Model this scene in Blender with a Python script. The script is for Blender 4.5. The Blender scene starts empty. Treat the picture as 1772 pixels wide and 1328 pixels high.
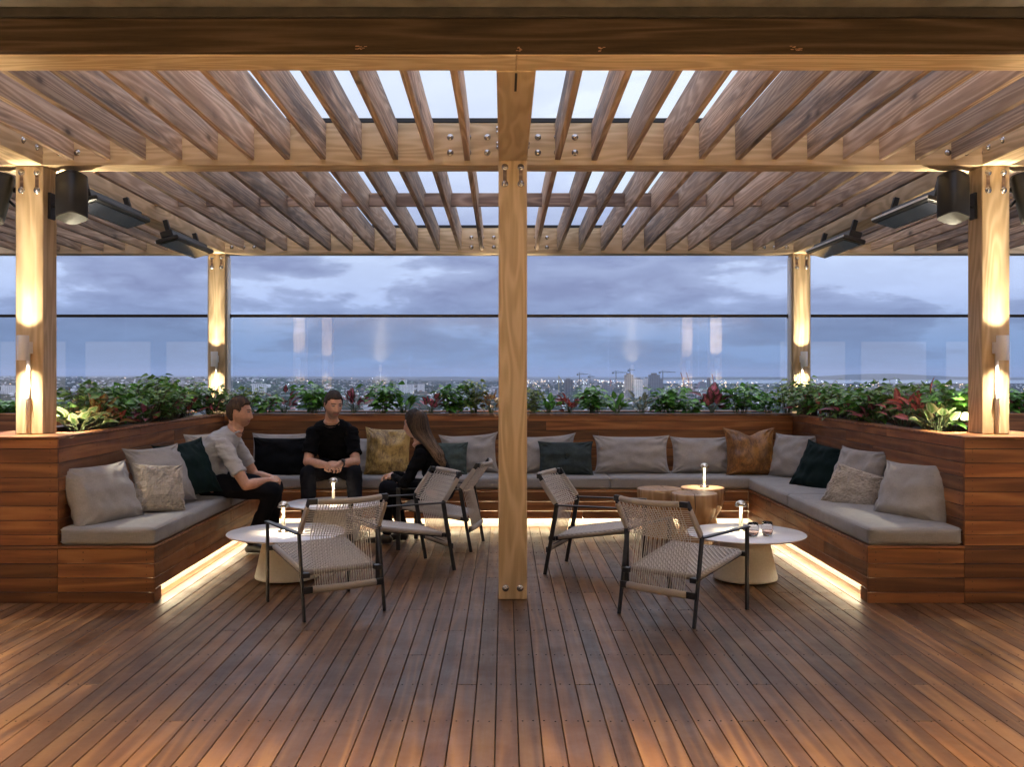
import bpy, bmesh, math, random
from mathutils import Vector, Matrix, noise as mn
R = math.radians
SC = bpy.context.scene
COL = SC.collection

# ------------------------------------------------------------------ camera
H = 1.48
F = 1640.0
VX, VY = 872.0, 649.0
cam_d = bpy.data.cameras.new('camera')
cam = bpy.data.objects.new('camera', cam_d); COL.objects.link(cam)
cam.location = (0, 0, H); cam.rotation_euler = (R(90), 0, 0)
cam_d.sensor_width = 36; cam_d.lens = F/1772*36
cam_d.shift_x = (886-VX)/1772; cam_d.shift_y = -(664-VY)/1772
cam_d.clip_start = .05; cam_d.clip_end = 80000
SC.camera = cam

# ------------------------------------------------------------------ world: dusk sky with cloud banks
SUN_EL, SUN_ROT = R(1.5), R(200)
w = bpy.data.worlds.new('World'); SC.world = w; w.use_nodes = True
nt = w.node_tree; nt.nodes.clear()
def nd(nt, t, ins=None, **props):
    n = nt.nodes.new(t)
    for k, v in props.items(): setattr(n, k, v)
    for k, v in (ins or {}).items():
        s = n.inputs[k]
        if isinstance(v, bpy.types.NodeSocket): nt.links.new(v, s)
        elif isinstance(v, (tuple, list)) and s.type == 'RGBA' and len(v) == 3: s.default_value = (*v, 1)
        else: s.default_value = v
    return n
def mth(nt, op, a, b=None, c=None, clamp=False):
    n = nt.nodes.new('ShaderNodeMath'); n.operation = op; n.use_clamp = clamp
    for i, v in enumerate((a, b, c)):
        if v is None: continue
        if isinstance(v, bpy.types.NodeSocket): nt.links.new(v, n.inputs[i])
        else: n.inputs[i].default_value = v
    return n.outputs[0]
def ramp(nt, fac, stops, interp='LINEAR'):
    n = nt.nodes.new('ShaderNodeValToRGB'); n.color_ramp.interpolation = interp
    e = n.color_ramp.elements
    while len(e) < len(stops): e.new(.5)
    for i, (p, c) in enumerate(stops):
        e[i].position = p; e[i].color = (*c, 1) if len(c) == 3 else c
    nt.links.new(fac, n.inputs[0]); return n.outputs[0]
def mix(nt, f, a, b, mode='MIX'):
    n = nt.nodes.new('ShaderNodeMix'); n.data_type = 'RGBA'; n.blend_type = mode
    for s, v in ((n.inputs[0], f), (n.inputs[6], a), (n.inputs[7], b)):
        if isinstance(v, bpy.types.NodeSocket): nt.links.new(v, s)
        elif isinstance(v, (tuple, list)): s.default_value = (*v, 1) if len(v) == 3 else v
        else: s.default_value = v
    return n.outputs[2]
tc = nd(nt, 'ShaderNodeTexCoord')
sep = nd(nt, 'ShaderNodeSeparateXYZ', {0: tc.outputs['Generated']})
z = mth(nt, 'MAXIMUM', sep.outputs[2], 0.0)
den = mth(nt, 'ADD', z, .16)
cx = mth(nt, 'DIVIDE', sep.outputs[0], den); cy = mth(nt, 'DIVIDE', sep.outputs[1], den)
cv = nd(nt, 'ShaderNodeCombineXYZ', {0: sep.outputs[0], 1: sep.outputs[1], 2: mth(nt, 'MULTIPLY', mth(nt, 'POWER', mth(nt, 'ADD', z, .0001), .85), 2.9)})
sky = nd(nt, 'ShaderNodeTexSky', sky_type='NISHITA', sun_disc=False, sun_elevation=SUN_EL, sun_rotation=SUN_ROT)
clear = ramp(nt, z, [(0, (.27, .45, .80)), (.035, (.31, .49, .86)), (.08, (.52, .66, 1.02)), (.14, (.66, .79, 1.08)), (.22, (.86, .97, 1.15)), (.34, (.98, 1.06, 1.2)), (.55, (1.9, 2.0, 2.4)), (1, (1.9, 2.0, 2.5))])
cloudc = ramp(nt, z, [(0, (.22, .35, .62)), (.04, (.21, .32, .58)), (.09, (.22, .28, .52)), (.14, (.30, .37, .64)), (.2, (.62, .72, 1.0)), (.34, (.88, .97, 1.15)), (.55, (1.5, 1.55, 2.0)), (1, (1.5, 1.55, 2.0))])
n1 = nd(nt, 'ShaderNodeTexNoise', {'Vector': cv.outputs[0], 'Scale': 4.3, 'Detail': 11, 'Roughness': .52, 'Distortion': .15})
n2 = nd(nt, 'ShaderNodeTexNoise', {'Vector': cv.outputs[0], 'Scale': 11, 'Detail': 9, 'Roughness': .6, 'Distortion': .2})
nb = mth(nt, 'ADD', mth(nt, 'MULTIPLY_ADD', sep.outputs[0], -.16, n1.outputs[0]), mth(nt, 'MULTIPLY_ADD', n2.outputs[0], .16, -.08))
m1 = ramp(nt, nb, [(.44, (0, 0, 0)), (.475, (.62, .62, .62)), (.56, (1, 1, 1)), (.62, (.78, .78, .78)), (.70, (1, 1, 1))])
m2 = ramp(nt, n2.outputs[0], [(.42, (0, 0, 0)), (.60, (1, 1, 1))], 'EASE')
mk = mth(nt, 'ADD', mth(nt, 'MULTIPLY', m1, .90), mth(nt, 'MULTIPLY', m2, .14), clamp=True)
skyc = mix(nt, mk, clear, cloudc)
skyn = mix(nt, 1.0, skyc, mix(nt, 1.0, sky.outputs[0], (.02, .02, .02), 'MULTIPLY'), 'ADD')
bg = nd(nt, 'ShaderNodeBackground', {0: skyn, 1: .86})
wo = nd(nt, 'ShaderNodeOutputWorld', {0: bg.outputs[0]})
w.cycles.sampling_method = 'MANUAL'; w.cycles.sample_map_resolution = 512

sd = bpy.data.lights.new('sun', 'SUN'); sd.energy = .10; sd.angle = R(30); sd.color = (.86, .80, 1)
so = bpy.data.objects.new('sun', sd); COL.objects.link(so)
so.rotation_euler = (R(60), 0, R(-160))
SC.view_settings.view_transform = 'Standard'; SC.view_settings.look = 'None'
SC.view_settings.exposure = .12; SC.view_settings.gamma = 1
SC.cycles.max_bounces = 12; SC.cycles.transparent_max_bounces = 12
SC.cycles.diffuse_bounces = 4; SC.cycles.glossy_bounces = 3; SC.cycles.transmission_bounces = 12
SC.cycles.volume_bounces = 0; SC.cycles.volume_max_steps = 32
SC.cycles.sample_clamp_indirect = 14.0; SC.cycles.caustics_reflective = False; SC.cycles.caustics_refractive = False
SC.cycles.use_denoising = True

# ------------------------------------------------------------------ mesh helpers
rng = random.Random(7)
def P(px, py, Y): return Vector(((px-VX)*Y/F, Y, H-(py-VY)*Y/F))
class MB:
    def __init__(s): s.v = []; s.f = []; s.r = []; s.sm = []; s.mi = []
    def add(s, vs, fs, smooth=False, rnd=None, M=None, mi=0):
        b = len(s.v)
        if M is not None: vs = [M @ Vector(v) for v in vs]
        s.v.extend([tuple(v) for v in vs])
        s.f.extend([tuple(i+b for i in f) for f in fs])
        if rnd is None: rnd = (rng.random(), rng.random(), rng.random())
        s.r.extend([rnd]*len(vs)); s.sm.extend([smooth]*len(fs)); s.mi.extend([mi]*len(fs))
        return s
    def box(s, x0, x1, y0, y1, z0, z1, ch=0, rnd=None, M=None, mi=0):
        if ch <= 0:
            vs = [(x, y, z) for x in (x0, x1) for y in (y0, y1) for z in (z0, z1)]
            fs = [(0,1,3,2), (4,6,7,5), (0,4,5,1), (2,3,7,6), (0,2,6,4), (1,5,7,3)]
            return s.add(vs, fs, False, rnd, M, mi)
        c = (Vector(((x0+x1)/2, (y0+y1)/2, (z0+z1)/2))); h = (abs(x1-x0)/2, abs(y1-y0)/2, abs(z1-z0)/2)
        ch = min(ch, *[k*.45 for k in h])
        vs = []; idx = {}
        for sx in (-1, 1):
            for sy in (-1, 1):
                for sz in (-1, 1):
                    for a in range(3):
                        p = [h[0]*sx, h[1]*sy, h[2]*sz]
                        for b in range(3):
                            if b != a: p[b] -= ch*(sx, sy, sz)[b]
                        idx[(sx, sy, sz, a)] = len(vs); vs.append(c+Vector(p))
        fs = []
        for a in range(3):
            o = [k for k in range(3) if k != a]
            for sa in (-1, 1):
                q = []
                for (u, v_) in ((-1,-1), (1,-1), (1,1), (-1,1)):
                    k = [0,0,0]; k[a] = sa; k[o[0]] = u; k[o[1]] = v_
                    q.append(idx[(*k, a)])
                if (sa > 0) == (a == 1): q.reverse()
                fs.append(tuple(q))
        for a in range(3):      # edges along axis a
            b, c2 = [k for k in range(3) if k != a]
            for sb in (-1, 1):
                for sc in (-1, 1):
                    k0 = [0,0,0]; k0[a] = -1; k0[b] = sb; k0[c2] = sc
                    k1 = list(k0); k1[a] = 1
                    fs.append((idx[(*k0, b)], idx[(*k1, b)], idx[(*k1, c2)], idx[(*k0, c2)]))
        for sx in (-1, 1):
            for sy in (-1, 1):
                for sz in (-1, 1): fs.append(tuple(idx[(sx, sy, sz, a)] for a in range(3)))
        return s.add(vs, fs, False, rnd, M, mi)
    def lathe(s, prof, n=32, M=None, rnd=None, smooth=True, mi=0, sx=1, sy=1, caps=False):
        vs = []; fs = []
        for (r, z) in prof:
            for k in range(n):
                a = 2*math.pi*k/n; vs.append((r*math.cos(a)*sx, r*math.sin(a)*sy, z))
        for i in range(len(prof)-1):
            for k in range(n):
                k2 = (k+1) % n; fs.append((i*n+k, i*n+k2, (i+1)*n+k2, (i+1)*n+k))
        if caps and prof[0][0] > 1e-5: fs.append(tuple(reversed(range(n))))
        if caps and prof[-1][0] > 1e-5: fs.append(tuple((len(prof)-1)*n+k for k in range(n)))
        return s.add(vs, fs, smooth, rnd, M, mi)
    def tube(s, pts, r, n=6, rnd=None, smooth=True, caps=True, M=None, mi=0, flat=None):
        pts = [Vector(p) for p in pts]; m = len(pts)
        rs = r if isinstance(r, (list, tuple)) else [r]*m
        vs = []; fs = []; up = None
        for i, p in enumerate(pts):
            t = (pts[min(i+1, m-1)]-pts[max(i-1, 0)]).normalized()
            if up is None:
                up = Vector((0, 0, 1)) if abs(t.z) < .9 else Vector((0, 1, 0))
            a = t.cross(up)
            if a.length < 1e-6: a = t.cross(Vector((1, .3, 0)))
            a.normalize(); b = a.cross(t).normalized(); up = b
            for k in range(n):
                an = 2*math.pi*(k+.5)/n
                q = a*math.cos(an)*rs[i]+b*math.sin(an)*rs[i]*(flat or 1)
                vs.append(p+q)
        for i in range(m-1):
            for k in range(n):
                k2 = (k+1) % n; fs.append((i*n+k, i*n+k2, (i+1)*n+k2, (i+1)*n+k))
        if caps:
            fs.append(tuple(reversed(range(n)))); fs.append(tuple((m-1)*n+k for k in range(n)))
        return s.add(vs, fs, smooth, rnd, M, mi)
    def bar(s, p0, p1, w, t, side=(1, 0, 0), ch=.0015, rnd=None, M=None, mi=0):
        """flat bar from p0 to p1; w measured along side, t across"""
        p0 = Vector(p0); p1 = Vector(p1); d = p1-p0; L = d.length; d.normalize()
        sd = Vector(side); sd = (sd-d*sd.dot(d)).normalized(); th = d.cross(sd)
        m = Matrix((sd, th, d)).transposed().to_4x4(); m.translation = p0
        if M is not None: m = M @ m
        return s.box(-w/2, w/2, -t/2, t/2, 0, L, ch, rnd, m, mi)
    def grid(s, fn, nu, nv, closed_u=False, smooth=True, rnd=None, M=None, mi=0):
        vs = [fn(i/(nu-1 if not closed_u else nu), j/(nv-1)) for j in range(nv) for i in range(nu)]
        fs = []
        for j in range(nv-1):
            for i in range(nu-(0 if closed_u else 1)):
                i2 = (i+1) % nu
                fs.append((j*nu+i, j*nu+i2, (j+1)*nu+i2, (j+1)*nu+i))
        return s.add(vs, fs, smooth, rnd, M, mi)
    def build(s, name, mats, parent=None, loc=None, rotz=None):
        me = bpy.data.meshes.new(name); me.from_pydata(s.v, [], s.f)
        if not isinstance(mats, (list, tuple)): mats = [mats]
        for m in mats: me.materials.append(m)
        me.polygons.foreach_set('use_smooth', s.sm); me.polygons.foreach_set('material_index', s.mi)
        at = me.color_attributes.new('rnd', 'FLOAT_COLOR', 'POINT')
        fl = []
        for r_ in s.r: fl.extend((r_[0], r_[1], r_[2], 1))
        at.data.foreach_set('color', fl)
        me.update()
        o = bpy.data.objects.new(name, me); COL.objects.link(o)
        if parent is not None: o.parent = parent
        if loc is not None: o.location = loc
        if rotz is not None: o.rotation_euler.z = rotz
        return o
def tag(o, label=None, cat=None, group=None, kind=None):
    if label: o['label'] = label
    if cat: o['category'] = cat
    if group: o['group'] = group
    if kind: o['kind'] = kind
    return o
def empty(name, loc=(0, 0, 0), rz=0, label=None, cat=None, group=None):
    o = bpy.data.objects.new(name, None); COL.objects.link(o); o.location = loc; o.rotation_euler.z = rz
    o.empty_display_size = .1
    return tag(o, label, cat, group)
def kids(o): return [c for c in bpy.data.objects if c.parent == o]
def copy_tree(o, loc, rz=None, label=None, first=True):
    c = o.copy(); COL.objects.link(c)
    if loc is not None: c.location = loc
    if rz is not None: c.rotation_euler.z = rz
    if label: c['label'] = label
    for ch in list(o.children):
        d = ch.copy(); COL.objects.link(d); d.parent = c
        for g in list(ch.children):
            e = g.copy(); COL.objects.link(e); e.parent = d
    return c
def rotm(x=0, y=0, z=0, loc=(0, 0, 0)):
    return Matrix.Translation(loc) @ Matrix.Rotation(z, 4, 'Z') @ Matrix.Rotation(y, 4, 'Y') @ Matrix.Rotation(x, 4, 'X')
def bake(o):
    """apply the modifiers of a mesh object"""
    dg = bpy.context.evaluated_depsgraph_get(); dg.update()
    me = bpy.data.meshes.new_from_object(o.evaluated_get(dg))
    o.modifiers.clear(); old = o.data; o.data = me; me.name = old.name
    return o

# ------------------------------------------------------------------ materials
def newmat(name):
    m = bpy.data.materials.new(name); m.use_nodes = True; m.node_tree.nodes.clear(); return m, m.node_tree
def out(nt, sh, vol=None):
    o = nt.nodes.new('ShaderNodeOutputMaterial')
    if sh is not None: nt.links.new(sh, o.inputs[0])
    if vol is not None: nt.links.new(vol, o.inputs[1])
def bsdf(nt, **k):
    return nd(nt, 'ShaderNodeBsdfPrincipled', {a.replace('_', ' '): b for a, b in k.items()}).outputs[0]
def bump(nt, h, strength=.3, dist=.002):
    return nd(nt, 'ShaderNodeBump', {'Height': h, 'Strength': strength, 'Distance': dist}).outputs[0]
def plain(name, col, rough=.5, metal=0, noise_amt=.12, nscale=25, bump_s=.0, bdist=.001, **kw):
    m, nt = newmat(name)
    t = nd(nt, 'ShaderNodeTexCoord')
    n = nd(nt, 'ShaderNodeTexNoise', {'Vector': t.outputs['Object'], 'Scale': nscale, 'Detail': 5})
    d = tuple(max(0, c*(1-noise_amt)) for c in col); l = tuple(min(1, c*(1+noise_amt)) for c in col)
    c = ramp(nt, n.outputs[0], [(.3, d), (.7, l)])
    args = dict(Base_Color=c, Roughness=rough, Metallic=metal)
    if bump_s: args['Normal'] = bump(nt, n.outputs[0], bump_s, bdist)
    args.update(kw)
    out(nt, bsdf(nt, **args)); return m
def wood(name, stops, axis='X', rough=.5, ring=9.0, fine=90, knots=0.0, var=.35, stain=None, stain_amt=0, spec=.5, bs=.25, hue=None, st2v=.14):
    m, nt = newmat(name)
    t = nd(nt, 'ShaderNodeTexCoord'); at = nd(nt, 'ShaderNodeAttribute', attribute_name='rnd')
    off = nd(nt, 'ShaderNodeVectorMath', {0: at.outputs['Color'], 1: (17, 23, 31)}, operation='MULTIPLY')
    ps = nd(nt, 'ShaderNodeVectorMath', {0: t.outputs['Object'], 1: off.outputs[0]}, operation='ADD')
    st = {'X': (.06, 1, 1), 'Y': (1, .06, 1), 'Z': (1, 1, .06)}[axis]
    mp = nd(nt, 'ShaderNodeVectorMath', {0: ps.outputs[0], 1: st}, operation='MULTIPLY')
    st2 = {'X': (st2v, 1, 1), 'Y': (1, st2v, 1), 'Z': (1, 1, st2v)}[axis]
    mp2 = nd(nt, 'ShaderNodeVectorMath', {0: ps.outputs[0], 1: st2}, operation='MULTIPLY')
    base = nd(nt, 'ShaderNodeTexNoise', {'Vector': mp2.outputs[0], 'Scale': 5.0, 'Detail': 2.0, 'Roughness': .45})
    sn = mth(nt, 'SINE', mth(nt, 'MULTIPLY', base.outputs[0], ring*6.28))
    sn = mth(nt, 'MULTIPLY_ADD', sn, .5, .5)
    sn = mth(nt, 'POWER', sn, 1.6)
    fn = nd(nt, 'ShaderNodeTexNoise', {'Vector': mp.outputs[0], 'Scale': fine, 'Detail': 4, 'Roughness': .6})
    g = mth(nt, 'ADD', mth(nt, 'MULTIPLY', sn, .45), mth(nt, 'MULTIPLY', fn.outputs[0], .55))
    c = ramp(nt, g, stops)
    sr = nd(nt, 'ShaderNodeSeparateColor', {0: at.outputs['Color']})
    v = mth(nt, 'MULTIPLY_ADD', sr.outputs[0], 2*var, 1-var)
    vc = nd(nt, 'ShaderNodeCombineColor', {0: v, 1: v, 2: v})
    c = mix(nt, 1.0, c, vc.outputs[0], 'MULTIPLY')
    if hue: c = mix(nt, mth(nt, 'MULTIPLY', sr.outputs[1], .75), c, mix(nt, 1.0, c, hue, 'MULTIPLY'))
    if stain:
        sn2 = nd(nt, 'ShaderNodeTexNoise', {'Vector': mp2.outputs[0], 'Scale': 7.5, 'Detail': 6, 'Roughness': .72, 'Distortion': .6})
        sm = ramp(nt, sn2.outputs[0], [(.45, (0, 0, 0)), (.68, (1, 1, 1))])
        k = mth(nt, 'MULTIPLY', sm, mth(nt, 'MULTIPLY_ADD', sr.outputs[2], stain_amt*1.4, stain_amt*.3), clamp=True)
        c = mix(nt, k, c, mix(nt, 1.0, c, stain, 'MULTIPLY'))
    if knots:
        kp = nd(nt, 'ShaderNodeVectorMath', {0: ps.outputs[0], 1: {'X': (.45, 1, 1), 'Y': (1, .45, 1), 'Z': (1, 1, .45)}[axis]}, operation='MULTIPLY')
        vo = nd(nt, 'ShaderNodeTexVoronoi', {'Vector': kp.outputs[0], 'Scale': 5.2, 'Randomness': 1})
        vr = nd(nt, 'ShaderNodeSeparateColor', {0: vo.outputs['Color']})
        keep = mth(nt, 'LESS_THAN', vr.outputs[0], knots)
        kk = ramp(nt, vo.outputs['Distance'], [(.05, (1, 1, 1)), (.11, (.45, .45, .45)), (.22, (0, 0, 0))])
        c = mix(nt, mth(nt, 'MULTIPLY', kk, mth(nt, 'MULTIPLY', keep, .85)), c, tuple(x*.22 for x in stops[0][1]))
    b = bump(nt, g, bs, .0012)
    rn = nd(nt, 'ShaderNodeTexNoise', {'Vector': t.outputs['Object'], 'Scale': 3.3, 'Detail': 7, 'Roughness': .7})
    rr = mth(nt, 'MULTIPLY_ADD', mth(nt, 'ADD', rn.outputs[0], mth(nt, 'MULTIPLY', fn.outputs[0], .4)), .7, rough-.45, clamp=True)
    out(nt, bsdf(nt, Base_Color=c, Roughness=rr, Normal=b, Specular_IOR_Level=spec)); return m
GL = [(.1, (.42, .29, .155)), (.5, (.58, .42, .245)), (.9, (.67, .51, .32))]
M_post = wood('pale_pine_upright', GL, 'Z', .6, 11, 60, .10, .10)
M_beamX = wood('pale_pine_beam', GL, 'X', .6, 11, 60, .12, .12)
M_beamY = wood('pale_pine_rafter_beam', GL, 'Y', .6, 11, 60, .12, .12)
M_raft = wood('weathered_rafter', [(.1, (.25, .16, .105)), (.5, (.43, .30, .205)), (.9, (.58, .435, .32))], 'Y', .7, 20, 80, .55, .30, stain=(.34, .36, .42), stain_amt=1.0, st2v=.055)
M_block = wood('weathered_blocking', [(.15, (.15, .10, .08)), (.5, (.26, .18, .14)), (.85, (.38, .28, .22))], 'X', .7, 12, 80, .2, .3)
M_brown = wood('dark_stained_fascia', [(.15, (.032, .019, .011)), (.5, (.058, .034, .020)), (.85, (.092, .056, .034))], 'X', .9, 14, 110, .25, .1, spec=.15, st2v=.05, stain=(.4, .4, .4), stain_amt=.6)
RED = [(.1, (.130, .040, .010)), (.5, (.27, .094, .026)), (.9, (.38, .155, .048))]
M_cladX = wood('hardwood_cladding', RED, 'X', .45, 7, 75, .05, .42, st2v=.08, stain=(.55, .5, .5), stain_amt=.5, hue=(.85, .95, 1.0))
M_cladY = wood('hardwood_cladding_side', RED, 'Y', .45, 7, 75, .05, .42, st2v=.08, stain=(.55, .5, .5), stain_amt=.5, hue=(.85, .95, 1.0))
M_deck = wood('hardwood_decking', [(.1, (.082, .032, .010)), (.5, (.165, .068, .021)), (.9, (.245, .118, .040))], 'Y', .42, 8, 80, .03, .36, st2v=.06, stain=(.50, .42, .42), stain_amt=.8, hue=(.86, .92, .95), spec=.6, bs=.35)
M_dark = plain('dark_void', (.012, .010, .009), .9)
M_screw = plain('screw_hole', (.015, .010, .008), .6)
M_chrome = plain('polished_bolt_steel', (.50, .48, .46), .25, 1)
M_black = plain('black_powder_coat', (.014, .014, .016), .42, .0, .2, 60)
M_frame = plain('charcoal_metal_frame', (.022, .023, .027), .38, .3, .15, 60)
M_flash = plain('black_roof_flashing', (.008, .008, .009), .5)
M_conc = plain('grey_brown_concrete', (.105, .088, .070), .9, 0, .35, 6, .6, .01)
M_white = plain('white_painted_metal', (.74, .73, .71), .45, 0, .04)
M_grey = plain('pale_grey_painted_metal', (.80, .78, .76), .45, 0, .04)
M_soil = plain('dark_potting_soil', (.02, .014, .01), .95, 0, .6, 40, .8, .01)
def emis(name, col, s):
    m, nt = newmat(name); e = nd(nt, 'ShaderNodeEmission', {0: col, 1: s}); out(nt, e.outputs[0]); return m
WARM = (1.0, .89, .66)
M_led = emis('warm_led_strip', (1.0, .84, .55), 55)
M_bulb = emis('warm_bulb', (1.0, .82, .52), 12)
# ------------------------------------------------------------------ deck
XS = .0585                    # centre line of the pergola
PITCH = .0940
d = MB()
joists = [6.438-.478*k for k in range(-9, 20)]
xl = -.0357-PITCH*78
for k in range(156):
    x0 = xl+k*PITCH+.002; x1 = x0+PITCH-.0038
    cuts = [-2.6]
    y = -2.6
    r_ = random.Random(k*13+5)
    js = sorted(joists); i = r_.randint(2, 9)
    while i < len(js)-2:
        cuts.append(js[i]); i += r_.randint(5, 12)
    cuts.append(11.15)
    for a, b in zip(cuts[:-1], cuts[1:]):
        dz = r_.uniform(-.0012, .0)
        d.box(x0, x1, a+.0012, b-.0012, -.022, dz, .0022)
dk = d.build('timber_deck', M_deck); tag(dk, kind='structure')
s = MB()
for k in range(156):
    x0 = xl+k*PITCH
    if abs(x0) > 4.6: continue
    for y in joists:
        if not 3.2 < y < 9.3: continue
        if abs(x0) > y*.6+.3: continue
        for q in (.022, .070):
            s.lathe([(.0042, -.003), (.0042, .0006), (.002, .0008)], 6, Matrix.Translation((x0+q+rng.uniform(-.003, .003), y+rng.uniform(-.006, .006), 0)), smooth=False)
M_bounce = plain('pale_bounce_floor', (.50, .44, .35), .7, 0, .12, 3)  # unseen pale floor added to bounce warm light up onto the beams
pv_ = MB()
for i_ in range(-11, 11):
    for j_ in range(7): pv_.box(i_*.8+.003, i_*.8+.797, -3.19+j_*.8+.003, -3.19+j_*.8+.797, .0015, .010, .001)
tag(pv_.build('bounce_floor', M_bounce), kind='structure')
so_ = s.build('deck_screws', M_screw, dk)
u = MB().box(-7.4, 7.4, -2.7, 11.2, -.20, -.045); uu = u.build('deck_substructure', M_dark, dk)

# ------------------------------------------------------------------ pergola
SL = .0150
def zu(Y): return 2.893-SL*(Y-6.39)     # underside of main beams
PW = .188
YF, YR = 6.39, 10.556
perg = empty('pergola', (0, 0, 0), 0, 'pale timber pergola with slatted roof over the rooftop lounge', 'pergola')
XP = [XS-3.2585, XS, XS+3.2585]
def bolt(parent, p, axis='y', r=.013):
    M = {'y': rotm(x=R(90)), 'x': rotm(y=R(90)), '-x': rotm(y=R(-90))}[axis]
    o = empty if False else None
    b = bolt.me
    ob = bpy.data.objects.new('bolt', b); COL.objects.link(ob); ob.parent = parent
    ob.matrix_local = Matrix.Translation(p) @ M
    return ob
bb = MB(); bb.lathe([(.0001, 0), (.022, 0), (.022, .003), (.013, .004)], 14).lathe([(.013, .003), (.0125, .010), (.008, .015), (.0001, .017)], 14)
_b = bb.build('bolt', M_chrome); bolt.me = _b.data; bpy.data.objects.remove(_b)
def post(cx, y0, ztop, zbot, slots=True, nb=True, zs=(.045, .165)):
    p = MB().box(cx-PW/2, cx+PW/2, y0, y0+.195, zbot, ztop, .005).build('post', M_post, perg)
    if slots:
        sl = MB()
        for sx in (-.052, .052): sl.box(cx+sx-.012, cx+sx+.012, y0-.0015, y0+.01, ztop-zs[1], ztop-zs[0])
        sl.build('rebate', M_block, p)
        for sx in (-.052, .052):
            for zz in zs: bolt(p, (cx+sx, y0-.001, ztop-zz))
    return p
ZC = 1.079
for i, cx in enumerate(XP):
    zt = zu(YF)-.002
    if i == 1:
        pc = post(cx, 6.235, zu(6.235)-.002, .0, True, zs=(.045, .155))
        for sx in (-.048, .048): bolt(pc, (cx+sx, 6.234, .075))
    else: post(cx, YF, zt, ZC+.001)
    post(cx, YR, zu(YR)-.002, ZC+.001, zs=(.04, .15))
    p = None
    if i != 1: MB().box(cx-PW/2, cx+PW/2, 4.06, 4.255, 0, zu(4.1)-.002, .005).build('post', M_post, perg)
# neighbours further out (their shafts stand outside the picture)
def tilted_box(mb, x0, x1, y0, y1, h, off=0, ch=.004, rnd=None, warp=0):
    """beam along Y that follows the fall of the roof"""
    L = y1-y0; ang = math.atan(SL)
    M = Matrix.Translation((0, y0, zu(y0)+off)) @ Matrix.Rotation(-ang, 4, 'X')
    if warp:      # a real board: slightly bowed and twisted along its length
        a_, b_, c_, d_ = [rng.uniform(-1, 1)*warp for _ in range(4)]; LL = L/math.cos(ang); n_ = 8; xc_ = (x0+x1)/2; hw = (x1-x0)/2
        vs = []; ch_ = .0022
        for i in range(n_+1):
            q = i/n_; bx = math.sin(math.pi*q)*a_+b_*(q-.5)*.6; tw = (c_+(d_-c_)*q)*.8; bz = math.sin(math.pi*q+a_*200)*.0012
            for (px_, pz_) in ((-hw+ch_, 0), (hw-ch_, 0), (hw, ch_), (hw, h-ch_), (hw-ch_, h), (-hw+ch_, h), (-hw, h-ch_), (-hw, ch_)):
                vs.append((xc_+px_+bx+tw*(pz_/h-.5), LL*q, pz_+bz))
        fs = [(i*8+k, i*8+(k+1) % 8, (i+1)*8+(k+1) % 8, (i+1)*8+k) for i in range(n_) for k in range(8)]+[tuple(range(7, -1, -1)), tuple(n_*8+k for k in range(8))]
        mb.add(vs, fs, False, rnd, M); return
    mb.box(x0, x1, 0, L/math.cos(ang), 0, h, ch, rnd, M)
for i, cx in enumerate([XP[0]-6.517, *XP, XP[2]+6.517]):
    m = MB(); tilted_box(m, cx-PW/2, cx+PW/2, 4.50 if 0 < i < 4 else 4.5, YF-.006 if i != 2 else 6.40, .285); o = m.build('rafter_beam', M_beamY, perg)
    k = MB(); k.box(cx-.006, cx+.006, 4.52, 4.80, zu(4.6)-.003, zu(4.6)+.05); k.build('slot', M_dark, o)
    if 0 < i < 4:
        sd_ = 1 if i < 3 else -1
        for yy in (6.12, 6.30) if i != 2 else (6.20, 6.30):
            for dz in (.10, .20):
                for s_ in ((-1, 1) if i == 2 else (sd_,)):
                    bolt(o, (cx+s_*(PW/2), yy, zu(yy)+dz), 'x' if s_ > 0 else '-x')
    m = MB(); tilted_box(m, cx-PW/2, cx+PW/2, YF+.195, YR, .285); m.build('rafter_beam', M_beamY, perg)
for (y0, nm) in ((4.285, 0), (6.385, 1), (10.55, 2)):
    segs = [(XP[0]-6.5, XP[0]-PW/2), (XP[0]-PW/2, XP[1]), (XP[1], XP[2]+PW/2), (XP[2]+PW/2, XP[2]+6.5)] if nm == 1 else [(-9.7, XP[0]), (XP[0], XP[1]), (XP[1], XP[2]), (XP[2], 9.8)]
    for (a, b) in segs:
        wy = .20 if nm else .213
        o = MB().box(a+.0015, b-.0015, y0, y0+wy, zu(y0), zu(y0)+(.288 if nm else .26), .004).build('crossbeam', M_beamX, perg)
        for e, sg in ((a, 1), (b, -1)):
            if nm == 1 and XP[0]-.2 <= e <= XP[2]+.2:
                for q in (.17, .30, .42):
                    for dz in (.085, .19): bolt(o, (e+sg*q, y0-.001, zu(y0)+dz))
            if nm == 2 and XP[0]-.2 <= e <= XP[2]+.2:
                for q in (.17, .30, .42):
                    for dz in (.07, .18): bolt(o, (e+sg*q, y0-.001, zu(y0)+dz), r=.01)
    if nm:
        MB().box(-9.7, 9.8, y0-.004, y0+.205, zu(y0)+.290, zu(y0)+.318).build('roof_flashing', M_flash, perg)
RX = [XS+sg*(.305+.2425*k) for sg in (-1, 1) for k in range(12)]
RXo = [XP[0]-.305-.2425*k for k in range(9)]+[XP[2]+.305+.2425*k for k in range(9)]
for x in RX:
    m = MB(); t_ = rng.uniform(-.004, .004)
    tilted_box(m, x-.0185, x+.0185, 4.502, 6.383, .243+rng.uniform(-.003, .003), .036+t_, .002, warp=.006); m.build('rafter', M_raft, perg)
for x in RX+RXo:
    m = MB(); t_ = rng.uniform(-.004, .004)
    tilted_box(m, x-.0185, x+.0185, 6.587, 10.547, .243+rng.uniform(-.003, .003), .036+t_, .002, warp=.008)
    m.build('rafter', M_raft, perg)
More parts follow.
